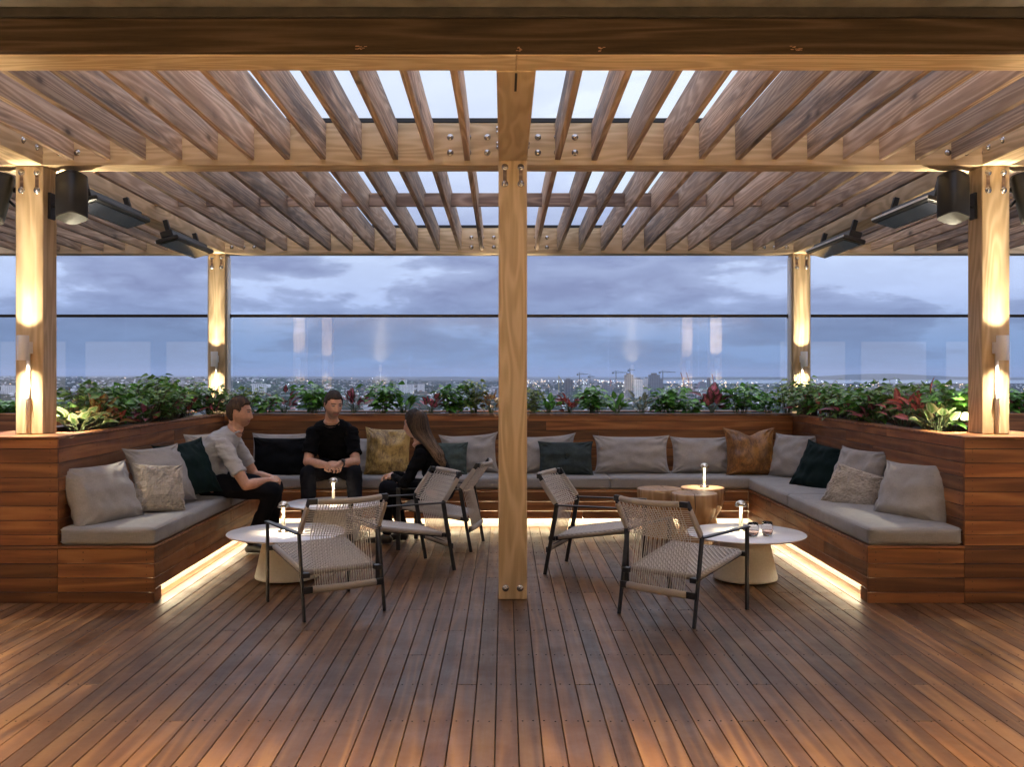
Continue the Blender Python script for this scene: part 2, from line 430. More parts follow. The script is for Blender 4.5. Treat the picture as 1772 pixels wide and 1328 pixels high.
for x in RXo[:3]+RXo[9:12]:
    m = MB(); tilted_box(m, x-.0185, x+.0185, 4.502, 6.383, .243, .036, .002); m.build('rafter', M_raft, perg)
xs_ = sorted(RX+RXo+XP)
for a, b in zip(xs_[:-1], xs_[1:]):
    MB().box(a+.019+(.076 if a in XP else 0), b-.019-(.076 if b in XP else 0), 8.42, 8.46, zu(8.4)+.118, zu(8.4)+.235, .002).build('blocking', M_block, perg)

# the roofed terrace the picture is taken from: stained fascia, ledge and concrete soffit
cb = empty('concrete_canopy', (0, 0, 0), 0, 'dark concrete canopy edge with brown stained timber fascia along the top', 'canopy')
fz = zu(4.285)
MB().box(-9, 9, 4.235, 4.283, fz+.004, fz+.152, .003, (.3, .3, .3)).build('fascia_board', M_brown, cb)
MB().box(-9, 9, 4.222, 4.283, fz+.156, fz+.196, .003, (.3, .3, .3)).build('shadow_batten', plain('dark_brown_batten', (.030, .020, .013), .8, 0, .4, 12, .5, .004), cb)
MB().box(-17, 17, -3.2, 4.283, fz+.198, fz+.60).build('soffit', M_conc, cb)
spl = MB()
for (px, py, w_) in ((625, 82, .055), (898, 85, .02), (1040, 85, .025), (1378, 83, .05), (870, 20, .02), (1452, 8, .02), (1454, 22, .02)):
    c = P(px, py, 4.234)
    for q in range(9):
        a = rng.uniform(-.5, .5)*w_; b = rng.uniform(-.010, .010)
        spl.box(c.x+a-.003-rng.random()*w_*.14, c.x+a+.004+rng.random()*w_*.14, 4.2335, 4.2352, c.z+b-.0012, c.z+b+.0012)
spl.build('chipped_splinters', plain('raw_splintered_wood', (.30, .15, .07), .8), cb)
M_litwin = emis('lamp_lit_curtained_window', (1.0, .82, .62), .30)
# the building behind the viewer closes the terrace
bw = empty('rear_building', (0, 0, 0), 0, 'dark rendered building wall behind the covered terrace', 'building')
MB().box(-17, 17, -3.4, -3.2, 0, fz+.6).build('wall', plain('dark_render', (.10, .085, .07), .85), bw)
for cx in (-12.2, -10.0, -7.9, 8.0, 10.1, 12.3):
    o = MB().box(cx-.9, cx+.9, -3.195, -3.16, .02, 2.4, .004).build('window', M_frame, bw)
    MB().box(cx-.84, cx+.84, -3.158, -3.15, .08, 2.34).build('pane', M_litwin, o)
MB().box(-6.5, 6.5, -3.14, -3.06, 3.045, 3.075).build('fill_strip', emis('warm_fill_strip', (1.0, .74, .44), 34), bw)  # unseen strip and its trim, added as warm fill from behind the viewer
MB().box(-6.6, 6.6, -3.19, -3.15, 3.0, 3.12).build('fill_strip_trim', M_white, bw)

# ------------------------------------------------------------------ wall lights
def spot(parent, loc, rot, power, ang, blend, r=.02, name='lamp_glow', col=WARM):
    l = bpy.data.lights.new(name, 'SPOT'); l.energy = power; l.spot_size = R(ang); l.spot_blend = blend; l.shadow_soft_size = r; l.color = col
    o = bpy.data.objects.new(name, l); COL.objects.link(o); o.parent = parent; o.location = loc; o.rotation_euler = rot
    return o
def wall_light(x, y, z, sgn, label, up=9, down=9, zc=1.08, light=True, grp='cylinder wall lights on the posts', rng_name='wall_light'):
    """sgn -1: faces the viewer (towards -Y); the cylinder hangs .085 m off the post face"""
    t = empty('wall_light', (x, y, z), 0, label, 'wall light', grp)
    yc = sgn*.085
    c = MB().lathe([(.0365, -.083), (.0375, -.081), (.0375, .081), (.0365, .083), (.033, .083), (.033, .045), (.0001, .045)], 28).lathe([(.0001, -.045), (.033, -.045), (.033, -.083), (.0365, -.083)], 28)
    cyl = c.build('cylinder_shade', M_grey, t, (0, yc, 0))
    MB().box(-.028, .028, min(sgn*.002, sgn*.055), max(sgn*.002, sgn*.055), -.038, .040, .003).build('bracket', M_grey, t)
    for s_ in (-1, 1):
        MB().lathe([(.0001, -.002), (.026, -.002), (.026, .002), (.0001, .002)], 16).build('bulb', M_bulb, t, (0, yc, s_*.048))
    if light:
        for pw, an, bl, tl in ((.24, 96, .5, 0), (.9, 54, .9, 2), (4.0, 18, 1, 3.5)):
            spot(t, (0, yc, .070), (R(180+sgn*tl), 0, 0), up*pw, an, bl)
    if light:
        spot(t, (0, yc, -.070), (0, 0, 0), down*.26, 98, .5); spot(t, (0, yc, -.070), (0, 0, 0), down*1.6, 68, 1.0)
    k = MB().tube([(0, sgn*.0125, -.038), (0, sgn*.0125, zc-z+.002)], .0125, 12)
    k.build('conduit', M_white, t)
    kc = MB().box(-.022, .022, min(sgn*.001, sgn*.027), max(sgn*.001, sgn*.027), -.343, -.340, .001); kc.build('conduit_clip', M_chrome, t)
    return t

ZL, ZLr = 1.66, 1.655
wall_light(XP[0]-.0, YF, ZL, -1, 'cylinder wall light on the near left post, nearest the left edge', 52, 44)
wall_light(XP[2], YF, ZL, -1, 'cylinder wall light on the near right post, nearest the right edge', 52, 44)
wall_light(XP[0], YR, ZLr, -1, 'small cylinder wall light on the far left post behind the plants', 44, 40)
wall_light(XP[2], YR, ZLr, -1, 'small cylinder wall light on the far right post behind the plants', 44, 40)
wall_light(XP[1], YR, ZLr, -1, 'wall light on the far post hidden behind the central post', 60, 50)
wall_light(XP[0], YF+.195, ZL, 1, 'wall light on the back of the near left post', 230, 150)
wall_light(XP[2], YF+.195, ZL, 1, 'wall light on the back of the near right post', 230, 150)
for cx in (XP[0], XP[2]):
    wall_light(cx, 4.255, ZL, 1, 'wall light outside the frame, garden side of the '+('left' if cx < 0 else 'right')+' canopy post', 220, 330, 0)
    wall_light(cx, 4.06, ZL, -1, 'wall light outside the frame, terrace side of the '+('left' if cx < 0 else 'right')+' canopy post', 60, 110, 0)
    wall_light(cx, -3.2, ZL, 1, 'wall light on the building wall at the '+('left' if cx < 0 else 'right'), 420, 300, 0)
# recessed downlights in the canopy soffit
def downlight(x, y, label, p=680, a=74):
    t = empty('downlight', (x, y, fz+.196), 0, label, 'downlight', 'downlights in the canopy soffit')
    MB().lathe([(.045, 0), (.055, 0), (.055, -.006), (.045, -.006)], 24).build('trim_ring', M_black, t)
    MB().lathe([(.0001, .0), (.044, .0), (.044, -.002), (.0001, -.002)], 24).build('lens', M_bulb, t)
    spot(t, (0, 0, -.012), (0, 0, 0), p, a, .7, .04, col=(1, .80, .50))
for i, x in enumerate((-3.4, -1.7, 0, 1.7, 3.4)):
    downlight(x+.03, 2.25, 'recessed downlight over the near deck, '+('far left', 'left of centre', 'central', 'right of centre', 'far right')[i]+' one')
    downlight(x+.03, .2, 'added fill downlight behind the viewer, '+('far left', 'left of centre', 'central', 'right of centre', 'far right')[i]+' one', 1150, 120)  # unseen second row, added for bounce and warm fill

# ------------------------------------------------------------------ speakers and heaters
M_grille = plain('dark_speaker_grille', (.012, .012, .011), .55, 0, .3, 400, .3, .001)
M_spk = plain('lower_speaker_cap', (.045, .042, .036), .5, 0, .3, 30)  # lower end cap, lighter than the upper one
def speaker(x, y, z, side, label, yaw, roll):
    """side +1: hangs on the +X face of its post"""
    t = empty('speaker', (x, y, z), 0, label, 'speaker', 'loudspeakers on the near posts')
    MB().box(0 if side > 0 else -.018, .018 if side > 0 else 0, -.03, .05, -.115, .065, .003).build('wall_plate', M_black, t)
    MB().tube([(side*.015, .01, -.03), (side*.05, .0, -.025), (side*.085, -.005, .01)], .010, 10).build('bracket_arm', M_black, t)
    Mx = rotm(R(-12), R(roll)*side, R(yaw)*side, (side*.165, -.03, .03))
    b = MB()
    prof = []
    n = 24
    def ring(zz, k):
        vs = []
        for i in range(n):
            a = 2*math.pi*i/n; c, s_ = math.cos(a), math.sin(a)
            sx = math.copysign(abs(c)**.45, c)*.088*k; sy = math.copysign(abs(s_)**.6, s_)*.085*k
            vs.append((sx, sy, zz))
        return vs
    vs = []; lv = [(-.148, .95), (-.14, 1), (.14, 1), (.148, .95)]
    for zz, k in lv: vs += ring(zz, k)
    fs = [(i*n+j, i*n+(j+1) % n, (i+1)*n+(j+1) % n, (i+1)*n+j) for i in range(3) for j in range(n)]
    b.add(vs, fs, True, None, Mx); b.build('cabinet', M_grille, t)
    for z0, z1, nm in ((-.158, -.1485, 'end_cap'), (.1485, .158, 'end_cap')):
        e = MB(); vs = ring(z0, .98)+ring(z1, .98)
        fs = [(j, (j+1) % n, n+(j+1) % n, n+j) for j in range(n)]+[tuple(reversed(range(n))), tuple(range(n, 2*n))]
        e.add(vs, fs, False, None, Mx); e.build(nm, M_spk if z0 < 0 else M_black, t)
    MB().tube([Mx @ Vector((-side*.09, .02, .09)), Mx @ Vector((-side*.12, .02, .09))], [.02, .014], 10).build('swivel_knob', M_black, t)
    return t
for i, (cx, nm) in enumerate(((XP[0], 'left'), (XP[2], 'right'))):
    inn = 1 if i == 0 else -1
    speaker(cx+inn*PW/2, 6.48, 2.66, inn, 'black box speaker on the inner side of the near %s post' % nm, -20, -12)
    speaker(cx-inn*PW/2, 6.48, 2.66, -inn, 'black box speaker cut off by the %s edge of the picture' % nm, -20, -12)
def heater(x, y0, L, z, side, label):
    t = empty('strip_heater', (x, y0, z), 0, label, 'heater', 'infrared strip heaters under the pergola')
    s_ = side
    M_ = rotm(y=R(-16)*s_)
    MB().box(-.05, .06, 0, L, .045, .10, .004, M=M_).build('back_channel', M_frame, t)
    b = MB().box(-.105, .105, -.02, L+.02, .0, .040, .012, M=M_); b.build('housing', M_black, t)
    MB().box(-.075, .075, .02, L-.02, -.006, .0, .002, M=M_).build('heating_element', plain('black_glass_element', (.02, .022, .03), .12), t)
    MB().box(-.108, -.100, -.02, L+.02, .012, .030, .001, M=M_).build('trim_edge', M_grey, t)
    for yy in (.10, L-.10):
        MB().box(-.02, .02, yy-.02, yy+.02, .09, .215, .002, M=M_).build('hanger', M_frame, t)
    return t
for i, (cx, nm) in enumerate(((XP[0], 'left'), (XP[2], 'right'))):
    inn = 1 if i == 0 else -1
    heater(cx+inn*.215, 6.75, .98, 2.70, inn, 'black strip heater nearest the %s speaker, under the rafters' % nm)
    heater(cx+inn*.215, 8.42, 1.0, 2.665, inn, 'black strip heater beside the far %s post, under the rafters' % nm)

# ------------------------------------------------------------------ planters and built-in benches
XL, XR = -2.886, 2.980          # inner faces of the side planters
BL, BR = -2.262, 2.355          # bench fronts
YP, YB = 6.13, 9.14             # front plane, back bench front
YW = 9.77                       # back planter face
LZ = [1.0-.0929*k for k in range(11)]   # joints between cladding boards
def clad(mb, a, b, fixed, axis, ztop, zbot, facing, th=.019, seed=0, splits=()):
    """boards running along axis between a and b on the plane 'fixed'; facing +1/-1 = outward normal"""
    lv = [z_ for z_ in LZ if zbot+.012 < z_ < ztop-.012]
    zs = [ztop]+lv+[zbot]
    r_ = random.Random(seed)
    for z1, z0 in zip(zs[:-1], zs[1:]):
        cuts = [a]
        L = b-a
        if L > 2.2: cuts += sorted([a+L*r_.uniform(.25, .75)])
        if L > 6: cuts = sorted([a, a+L*r_.uniform(.15, .3), a+L*r_.uniform(.45, .6), a+L*r_.uniform(.75, .88)])
        cuts.append(b)
        for c0, c1 in zip(cuts[:-1], cuts[1:]):
            f0, f1 = (fixed-th, fixed) if facing > 0 else (fixed, fixed+th)
            if axis == 'X': mb.box(c0+.0008, c1-.0008, f0, f1, z0+.0022, z1-.0022, .0015)
            else: mb.box(f0, f1, c0+.0008, c1-.0008, z0+.0022, z1-.0022, .0015)
def nails(parent, axis, fixed, facing, us, ztop, zbot):
    mb = MB()
    zs = [z_ for z_ in [ztop]+LZ if zbot-.001 <= z_ <= ztop+.001]
    for z_ in zs:
        for u_ in us:
            for dz in (-.022, -.070):
                if z_+dz < zbot: continue
                p = (u_, fixed+facing*.0004, z_+dz) if axis == 'X' else (fixed+facing*.0004, u_, z_+dz)
                M = Matrix.Translation(p) @ (rotm(x=R(90)) if axis == 'X' else rotm(y=R(90)))
                mb.lathe([(.0032, -.0008), (.0032, .0008), (.001, .001)], 6, M, smooth=False)
    mb.build('nail_heads', M_screw, parent)
M_core = M_dark
def side_planter(nm, xin, xout, label):
    sg = 1 if xin < 0 else -1             # inner face normal
    t = empty('timber_planter', (0, 0, 0), 0, label, 'planter', 'timber planters around the lounge')
    a, b = min(xin, xout), max(xin, xout)
    MB().box(a+.022, b-.022, YP+.022, YW+.9, .0, .98).build('core', M_core, t)
    f = MB(); clad(f, a, b, YP, 'X', 1.062, .372, -1, seed=3 if sg > 0 else 8); clad(f, a, b, YP, 'X', .372, .0, -1, seed=5 if sg > 0 else 9)
    fo = f.build('front_cladding', M_cladX, t)
    g = MB(); clad(g, YP+.02, YW+.0, xin, 'Y', 1.062, .33, sg, seed=13 if sg > 0 else 18)
    go = g.build('side_cladding', M_cladY, t)
    h = MB(); clad(h, YP+.02, YW+.9, xout, 'Y', 1.062, .0, -sg, seed=23 if sg > 0 else 28); h.build('outer_cladding', M_cladY, t)
    nails(fo, 'X', YP, -1, [b-.05, b-.46, b-.51] if sg > 0 else [a+.05, a+.46, a+.51], 1.062, .0)
    nails(go, 'Y', xin, sg, [6.2, 6.72, 6.77, 7.3, 7.86, 7.92, 8.5, 9.0, 9.06, 9.6], 1.062, .372)
    c = MB()
    wi = .105
    x0, x1 = (xin-wi, xin+.006) if sg > 0 else (xin-.006, xin+wi)
    c.box(x0, x1, YP-.006+.50, YW-.004, 1.0635, ZC, .002)
    x2, x3 = (xout-.006, xout+wi) if sg > 0 else (xout-wi, xout+.006)
    c.box(x2, x3, YP-.006+.50, YW+.9, 1.0635, ZC, .002)
    c.box(a-.006, b+.006, YP-.006, YP+.248, 1.0635, ZC, .002)
    c.box(a-.006, b+.006, YP+.250, YP+.492, 1.0635, ZC, .002)
    c.build('cap_boards', M_cladX, t)
    MB().box(a+.1, b-.1, YP+.46, YW+.9, .99, 1.035).build('soil', M_soil, t)
    return t
XoL, XoR = XP[0]-(XL-XP[0]), XP[2]+(XP[2]-XR)
side_planter('left', XL, XoL, 'timber clad planter on the left, carrying the near left post')
side_planter('right', XR, XoR, 'timber clad planter on the right, carrying the near right post')
t = empty('timber_planter', (0, 0, 0), 0, 'long timber clad planter along the back under the glass balustrade', 'planter', 'timber planters around the lounge')
for (a, b) in ((XL, XR), (-9, XoL), (XoR, 9)):
    MB().box(a, b, YW+.022, YW+.95, 0, .98).build('core', M_core, t)
    f = MB(); clad(f, a, b, YW, 'X', 1.062, .33 if a == XL else 0, -1, seed=33); fo = f.build('front_cladding', M_cladX, t)
    nails(fo, 'X', YW, -1, [a+.05+1.4*k+e for k in range(int((b-a)/1.4)+1) for e in (0, .05) if a+.1+1.4*k < b], 1.062, .46)
    c = MB(); c.box(a-.004, b+.004, YW-.006, YW+.10, 1.0635, ZC, .002); c.box(a, b, YW+.75, YW+.95, 1.0635, ZC, .002)
    c.build('cap_boards', M_cladX, t)
    MB().box(a, b, YW+.09, YW+.8, .99, 1.035).build('soil', M_soil, t)
# post bases of the far posts stand on blocks
for cx in XP: MB().box(cx-.11, cx+.11, YR-.03, YR+.2, 1.036, ZC).build('post_pad', M_beamX, perg)

def led_bench(nm, label, builder):
    t = empty('timber_bench', (0, 0, 0), 0, label, 'bench', 'built-in timber benches'); builder(t); return t
TB = .372
def led(parent, x0, x1, y0, y1, z0, z1, dirv, length_axis, name='led_strip'):
    MB().box(x0, x1, y0, y1, z0, z1).build(name, M_led, parent)
def b_side(xf, xin, sg, seed):
    def f(t):
        a, b = min(xf, xin), max(xf, xin)
        cl = MB(); clad(cl, a+(.0 if sg > 0 else .0), b, YP, 'X', .354, .0, -1, seed=seed); o = cl.build('front_cladding', M_cladX, t)
        nails(o, 'X', YP, -1, [xf-sg*.05, xf-sg*.46], .354, .0)
        c2 = MB(); clad(c2, YP+.02, YB-.0, xf, 'Y', .354, .090, sg, seed=seed+1); o = c2.build('side_cladding', M_cladY, t)
        nails(o, 'Y', xf, sg, [6.2, 6.72, 6.78, 7.3, 7.86, 7.92, 8.5, 9.0], .354, .09)
        e0, e1 = (xf-.019, xf) if sg > 0 else (xf, xf+.019)
        MB().box(e0, e1, YP+.02, YP+.13, .002, .088, .001).build('corner_block', M_cladY, t)
        MB().box(a-.004 if sg < 0 else a, b+.004 if sg > 0 else b, YP-.006, YB+.0, .3565, TB, .002).build('seat_board', M_cladX, t)
        r0, r1 = (xin, xf-.09) if sg > 0 else (xf+.09, xin)
        MB().box(min(r0, r1), max(r0, r1), YP+.13, YB, .0, .352).build('recess_back', plain('pale_recess', (.5, .45, .38), .8), t)
        l0, l1 = (xf-.040, xf-.022) if sg > 0 else (xf+.022, xf+.040)
        MB().box(l0, l1, YP+.14, YB+.05, .092, .100).build('led_strip', M_led, t)
    return f
led_bench('l', 'built-in timber bench along the left planter with a glowing floor strip', b_side(BL, XL, 1, 41))
led_bench('r', 'built-in timber bench along the right planter with a glowing floor strip', b_side(BR, XR, -1, 51))
def b_back(t):
    cl = MB(); clad(cl, BL, BR, YB, 'X', .354, .090, -1, seed=61); o = cl.build('front_cladding', M_cladX, t)
    nails(o, 'X', YB, -1, [BL+.05+.52*k for k in range(9)], .354, .09)
    MB().box(XL, XR, YB+.001, YW, .3565, TB, .002).build('seat_board', M_cladX, t)
    MB().box(XL, XR, YB+.09, YW, 0, .352).build('recess_back', plain('pale_recess_back', (.5, .45, .38), .8), t)
    MB().box(BL, BR, YB+.022, YB+.040, .092, .100).build('led_strip', M_led, t)
led_bench('b', 'long built-in timber bench along the back wall with a glowing floor strip', b_back)

# ------------------------------------------------------------------ glass balustrade
YG = 10.70
m, nt = newmat('balustrade_glass')
fr = nd(nt, 'ShaderNodeFresnel', {'IOR': 1.52}).outputs[0]
fr = mth(nt, 'MULTIPLY', fr, 4.4, clamp=True)
sh = nd(nt, 'ShaderNodeMixShader', {0: fr, 1: nd(nt, 'ShaderNodeBsdfTransparent', {0: (.96, .99, 1)}).outputs[0], 2: nd(nt, 'ShaderNodeBsdfGlossy', {'Color': (1, 1, 1), 'Roughness': .0}).outputs[0]})
out(nt, sh.outputs[0]); M_pane = m
M_rail = plain('dark_bronze_rail', (.03, .022, .017), .3, .6)
gb = empty('glass_balustrade', (0, 0, 0), 0, 'frameless glass balustrade with a dark slim top rail behind the plants', 'balustrade')
edges = [-9.4, -6.3, XP[0], XP[1], XP[2], 6.4, 9.5]
for a, b in zip(edges[:-1], edges[1:]):
    x0, x1 = a+PW/2+.012, b-PW/2-.012
    r_ = MB().box(x0, x1, YG-.022, YG+.022, 2.130, 2.162, .004).build('top_rail', M_rail, gb)
    for e in (x0, x1):
        MB().box(e-.022 if e == x0 else e-.012, e+.012 if e == x0 else e+.022, YG-.026, YG+.026, 2.118, 2.168, .003).build('rail_bracket', M_black, r_)
    nP = 3
    for k in range(nP):
        g0 = x0+(x1-x0)*k/nP; g1 = x0+(x1-x0)*(k+1)/nP
        MB().add([(g0+.0015, YG, 1.04), (g1-.0015, YG, 1.04), (g1-.0015, YG, 2.132), (g0+.0015, YG, 2.132)], [(0, 1, 2, 3)]).build('glass_pane', M_pane, gb)
for cx in XP:
    for s_ in (-1, 1):
        MB().box(cx+s_*(PW/2+.012)-.008, cx+s_*(PW/2+.012)+.008, YG-.10, YG+.012, 1.08, 2.80, .001).build('side_channel', M_grey, gb)
# ------------------------------------------------------------------ furniture
def cordmat(name, c1, rough=.8):
    m, nt = newmat(name)
    t = nd(nt, 'ShaderNodeTexCoord')
    n = nd(nt, 'ShaderNodeTexNoise', {'Vector': t.outputs['Object'], 'Scale': 300, 'Detail': 2})
    c = ramp(nt, n.outputs[0], [(.3, tuple(x*.75 for x in c1)), (.7, c1)])
    out(nt, bsdf(nt, Base_Color=c, Roughness=rough, Normal=bump(nt, n.outputs[0], .5, .001))); return m
M_cord = cordmat('taupe_rope', (.72, .67, .62))
def wrapmat():
    m, nt = newmat('taupe_rope_wrap'); t = nd(nt, 'ShaderNodeTexCoord')
    sp = nd(nt, 'ShaderNodeSeparateXYZ', {0: t.outputs['Object']})
    s1 = mth(nt, 'SINE', mth(nt, 'MULTIPLY', mth(nt, 'ADD', sp.outputs[0], sp.outputs[2]), 900))
    c = ramp(nt, mth(nt, 'MULTIPLY_ADD', s1, .5, .5), [(0, (.34, .30, .26)), (1, (.56, .50, .44))])
    out(nt, bsdf(nt, Base_Color=c, Roughness=.8, Normal=bump(nt, s1, .6, .001))); return m
M_wrap = wrapmat()
def make_chair():
    t = empty('rope_armchair', (0, 0, 0))
    JY, JZ, TY, TZ = -.215, .520, -.365, .738
    for s_ in (-1, 1):
        MB().bar((s_*.282, .312, 0), (s_*.282, .312, .528), .034, .014, (0, 1, 0)).build('leg', M_frame, t)
        m = MB(); m.bar((s_*.262, -.312, 0), (s_*.262, -.262, .27), .026, .014, (0, 1, 0)).bar((s_*.262, -.263, .265), (s_*.262, JY-.004, JZ), .032, .014, (0, 1, 0)); m.build('leg', M_frame, t)
        m = MB(); m.bar((s_*.282, .329, .522), (s_*.266, JY-.01, JZ-.002), .034, .011, (1, 0, 0)); m.build('armrest', M_frame, t)
        m = MB(); m.bar((s_*.262, JY, JZ-.012), (s_*.252, TY, TZ), .012, .030, (1, 0, 0)).box(s_*.252-.05 if s_ > 0 else s_*.252-.006, s_*.252+.006 if s_ > 0 else s_*.252+.05, TY-.014, TY+.010, TZ-.03, TZ+.004, .002); m.build('back_frame', M_frame, t)
        m = MB(); m.bar((s_*.260, JY-.012, JZ+.008), (s_*.253, TY+.022, TZ-.045), .021, .040, (1, 0, 0), .006); m.build('rope_sleeve', M_wrap, t)
        m = MB(); m.bar((s_*.245, .295, .352), (s_*.235, -.235, .268), .030, .012, (0, 0, 1)).box(min(s_*.236, s_*.284), max(s_*.236, s_*.284), .292, .322, .335, .365, .003)
        m.box(min(s_*.215, s_*.262), max(s_*.215, s_*.262), -.285, -.235, .255, .285, .003); m.build('seat_rail', M_frame, t)
    def backp(u, v):   # u across -1..1, v 0 bottom of the woven band .. 1 top
        x = u*(.258-.006*v); bow = (1-u*u)
        y = JY+(TY-JY)*v-.055*bow*(.6+.4*v); z_ = (JZ-.02)+(TZ-JZ+.012)*v-.012*bow*(1-v*.3)
        return Vector((x, y, z_))
    tr = MB(); pts = [backp(-.80+1.60*i/16, 1.0)+Vector((0, 0, .0)) for i in range(17)]; tr.tube(pts, .016, 10, flat=1.15); tr.build('top_rail', M_wrap, t)
    br = MB(); br.bar((-.262, -.298, .185), (.262, -.298, .185), .012, .040, (0, 1, 0)); br.build('bottom_rail', M_frame, t)
    bs = MB(); pts = [(x, -.300-.01*(1-(x/.2)**2), .186) for x in [-.205+.041*i for i in range(11)]]; bs.tube(pts, .021, 10, flat=1.1); bs.build('rope_sleeve', M_wrap, t)
    wv = MB()
    for k in range(17):                                  # cords across the back
        for e in (0,):
            v = .02+.053*k+e
            if v > .86: continue
            wv.tube([backp(u, v)+Vector((0, .0035*(1 if (i+k) % 2 else -1), 0)) for i, u in enumerate([-1+2*j/22 for j in range(23)])], .0031, 4)
    for k in range(25):                                  # cords from the top rail to the bottom rail
        u = -.80+1.6*k/24
        for e in (0,):
            top = [backp(u*(1-.06*(1-v)), v)+Vector((e, .0035*(1 if (j+k) % 2 else -1), 0)) for j, v in enumerate([1-.125*q for q in range(9)])]
            bx = u*.235+e
            low = [Vector((top[-1].x+(bx-top[-1].x)*q, top[-1].y+(-.305-top[-1].y)*q, top[-1].z+(.195-top[-1].z)*q)) for q in (.33, .66, 1)]
            wv.tube(top+low, .0030, 4)
    wv.build('woven_back', M_cord, t)
    st = MB()
    def seatp(x, y):
        q = (.29-y)/.51; sag = .016*(1-(x/.25)**2)*math.sin(math.pi*min(1, max(0, q)))
        return Vector((x*(1-.05*q), y, .372-.085*q-sag))
    nX, nY = 27, 29
    for k in range(nX):
        x = -.235+.47*k/(nX-1)
        st.tube([seatp(x, .285-.50*j/28)+Vector((0, 0, .0035*(1 if (j+k) % 2 else -1))) for j in range(29)], .0044, 4)
    for k in range(nY):
        y = .285-.50*k/(nY-1)
        st.tube([seatp(-.24+.48*j/26, y)+Vector((0, 0, .0035*(1 if (j+k+1) % 2 else -1))) for j in range(27)], .0044, 4)
    st.build('woven_seat', M_cord, t)
    ed = MB()
    ed.tube([(-.235, .292, .360), (.235, .292, .360)], .019, 10, flat=1.0)
    ed.tube([(-.222, -.222, .276), (.222, -.222, .276)], .018, 10)
    for s_ in (-1, 1): ed.tube([(s_*.242, .285, .360), (s_*.228, -.215, .276)], .0185, 10)
    ed.build('seat_edge_wrap', M_wrap, t)
    tag(t, None, 'chair', 'rope armchairs around the low tables')
    return t
ch0 = make_chair()
def place_chair(rearL, rearR, label, first=False):
    """rear legs: world floor points of the chair's own left and right rear leg"""
    l = Vector(rearL); r_ = Vector(rearR); right = (r_-l).normalized(); fw = Vector((-right.y, right.x))
    c = (l+r_)/2+fw*.312
    rz = math.atan2(-fw.x, fw.y)
    if first:
        ch0.location = (c.x, c.y, 0); ch0.rotation_euler.z = rz; ch0['label'] = label; return ch0
    return copy_tree(ch0, (c.x, c.y, 0), rz, label)
place_chair((.711, 5.863), (1.107, 5.516), 'rope armchair with its back to the viewer, right of the central post', True)
place_chair((-1.196, 5.657), (-.744, 5.941), 'rope armchair with its back to the viewer, nearest the left front table')
place_chair((-.373, 7.166), (-.632, 7.632), 'empty rope armchair facing left in front of the seated woman')
place_chair((-.272, 7.905), (-.182, 8.41), 'rope armchair in which the long haired woman sits')
place_chair((.492, 7.50), (.306, 7.024), 'rope armchair facing right beside the central post')

M_top = plain('white_laminate_top', (.88, .86, .86), .22, 0, .02)
M_ped = plain('matt_cream_concrete_pedestal', (.80, .77, .70), .75, 0, .05, 60, .1)
def low_table(x, y, label):
    t = empty('low_table', (x, y, 0), 0, label, 'coffee table', 'round white low tables')
    MB().lathe([(.0001, .012), (.215, .012), (.226, .016), (.2275, .030), (.222, .05), (.168, .295), (.158, .319), (.0001, .319)], 64).build('pedestal', M_ped, t)
    MB().lathe([(.0001, .3205), (.395, .3205), (.421, .328), (.4265, .3335), (.4265, .337), (.4235, .340), (.0001, .340)], 96).build('tabletop', M_top, t)
    MB().lathe([(.0001, 0), (.19, 0), (.19, .0115), (.0001, .0115)], 32).build('glide', M_black, t)
    return t
low_table(-1.575, 6.88, 'round white low table on the left, nearest the viewer, with a lamp')
low_table(-1.504, 8.45, 'round white low table on the left in front of the man in black')
low_table(1.742, 6.84, 'round white low table on the right carrying a lamp and two glasses')

M_stump = wood('blond_turned_wood', [(.1, (.34, .19, .09)), (.5, (.48, .29, .145)), (.9, (.60, .39, .21))], 'Z', .18, 7, 40, .08, .08, spec=.8)
def stump(x, y, label, crack=False, sd=0):
    t = empty('wooden_side_table', (x, y, 0), 0, label, 'side table', 'turned wooden side tables')
    prof = [(.0001, 0), (.160, 0), (.166, .006), (.164, .02), (.150, .08), (.132, .13), (.124, .17), (.127, .185), (.150, .215), (.176, .26), (.192, .31), (.1995, .36), (.201, .40), (.201, .440), (.1985, .4445), (.195, .446)]
    b = MB(); b.lathe(prof, 64, rnd=(.5+sd*.1, .3*sd, .5)); b.build('turned_base', M_stump, t)
    MB().lathe([(.195, .446), (.12, .4462), (.0001, .4463)], 64, rnd=(.45, .2, sd*.3)).build('tabletop', wood('blond_end_grain_%d' % sd, [(.1, (.33, .19, .10)), (.5, (.45, .28, .16)), (.9, (.55, .37, .22))], 'Y', .35, 8, 40, 0, .05), t)
    if crack:
        MB().tube([(-.035, -.1985, .443), (-.030, -.1965, .35), (-.033, -.180, .27), (-.028, -.150, .215)], [.0035, .003, .0025, .001], 6).build('drying_crack', M_dark, t)
        MB().tube([(-.035, -.197, .4465), (-.020, -.12, .4465), (-.012, -.03, .4465)], [.003, .002, .0008], 6).build('drying_crack', M_dark, t)
    return t
stump(1.667, 8.30, 'turned wooden side table in front of the other two, with a drying crack', True, 0)
stump(1.824, 8.71, 'turned wooden side table carrying a table lamp, on the right of its trio', False, 1)
stump(1.417, 8.64, 'turned wooden side table on the left of its trio, with nothing on it', False, 2)

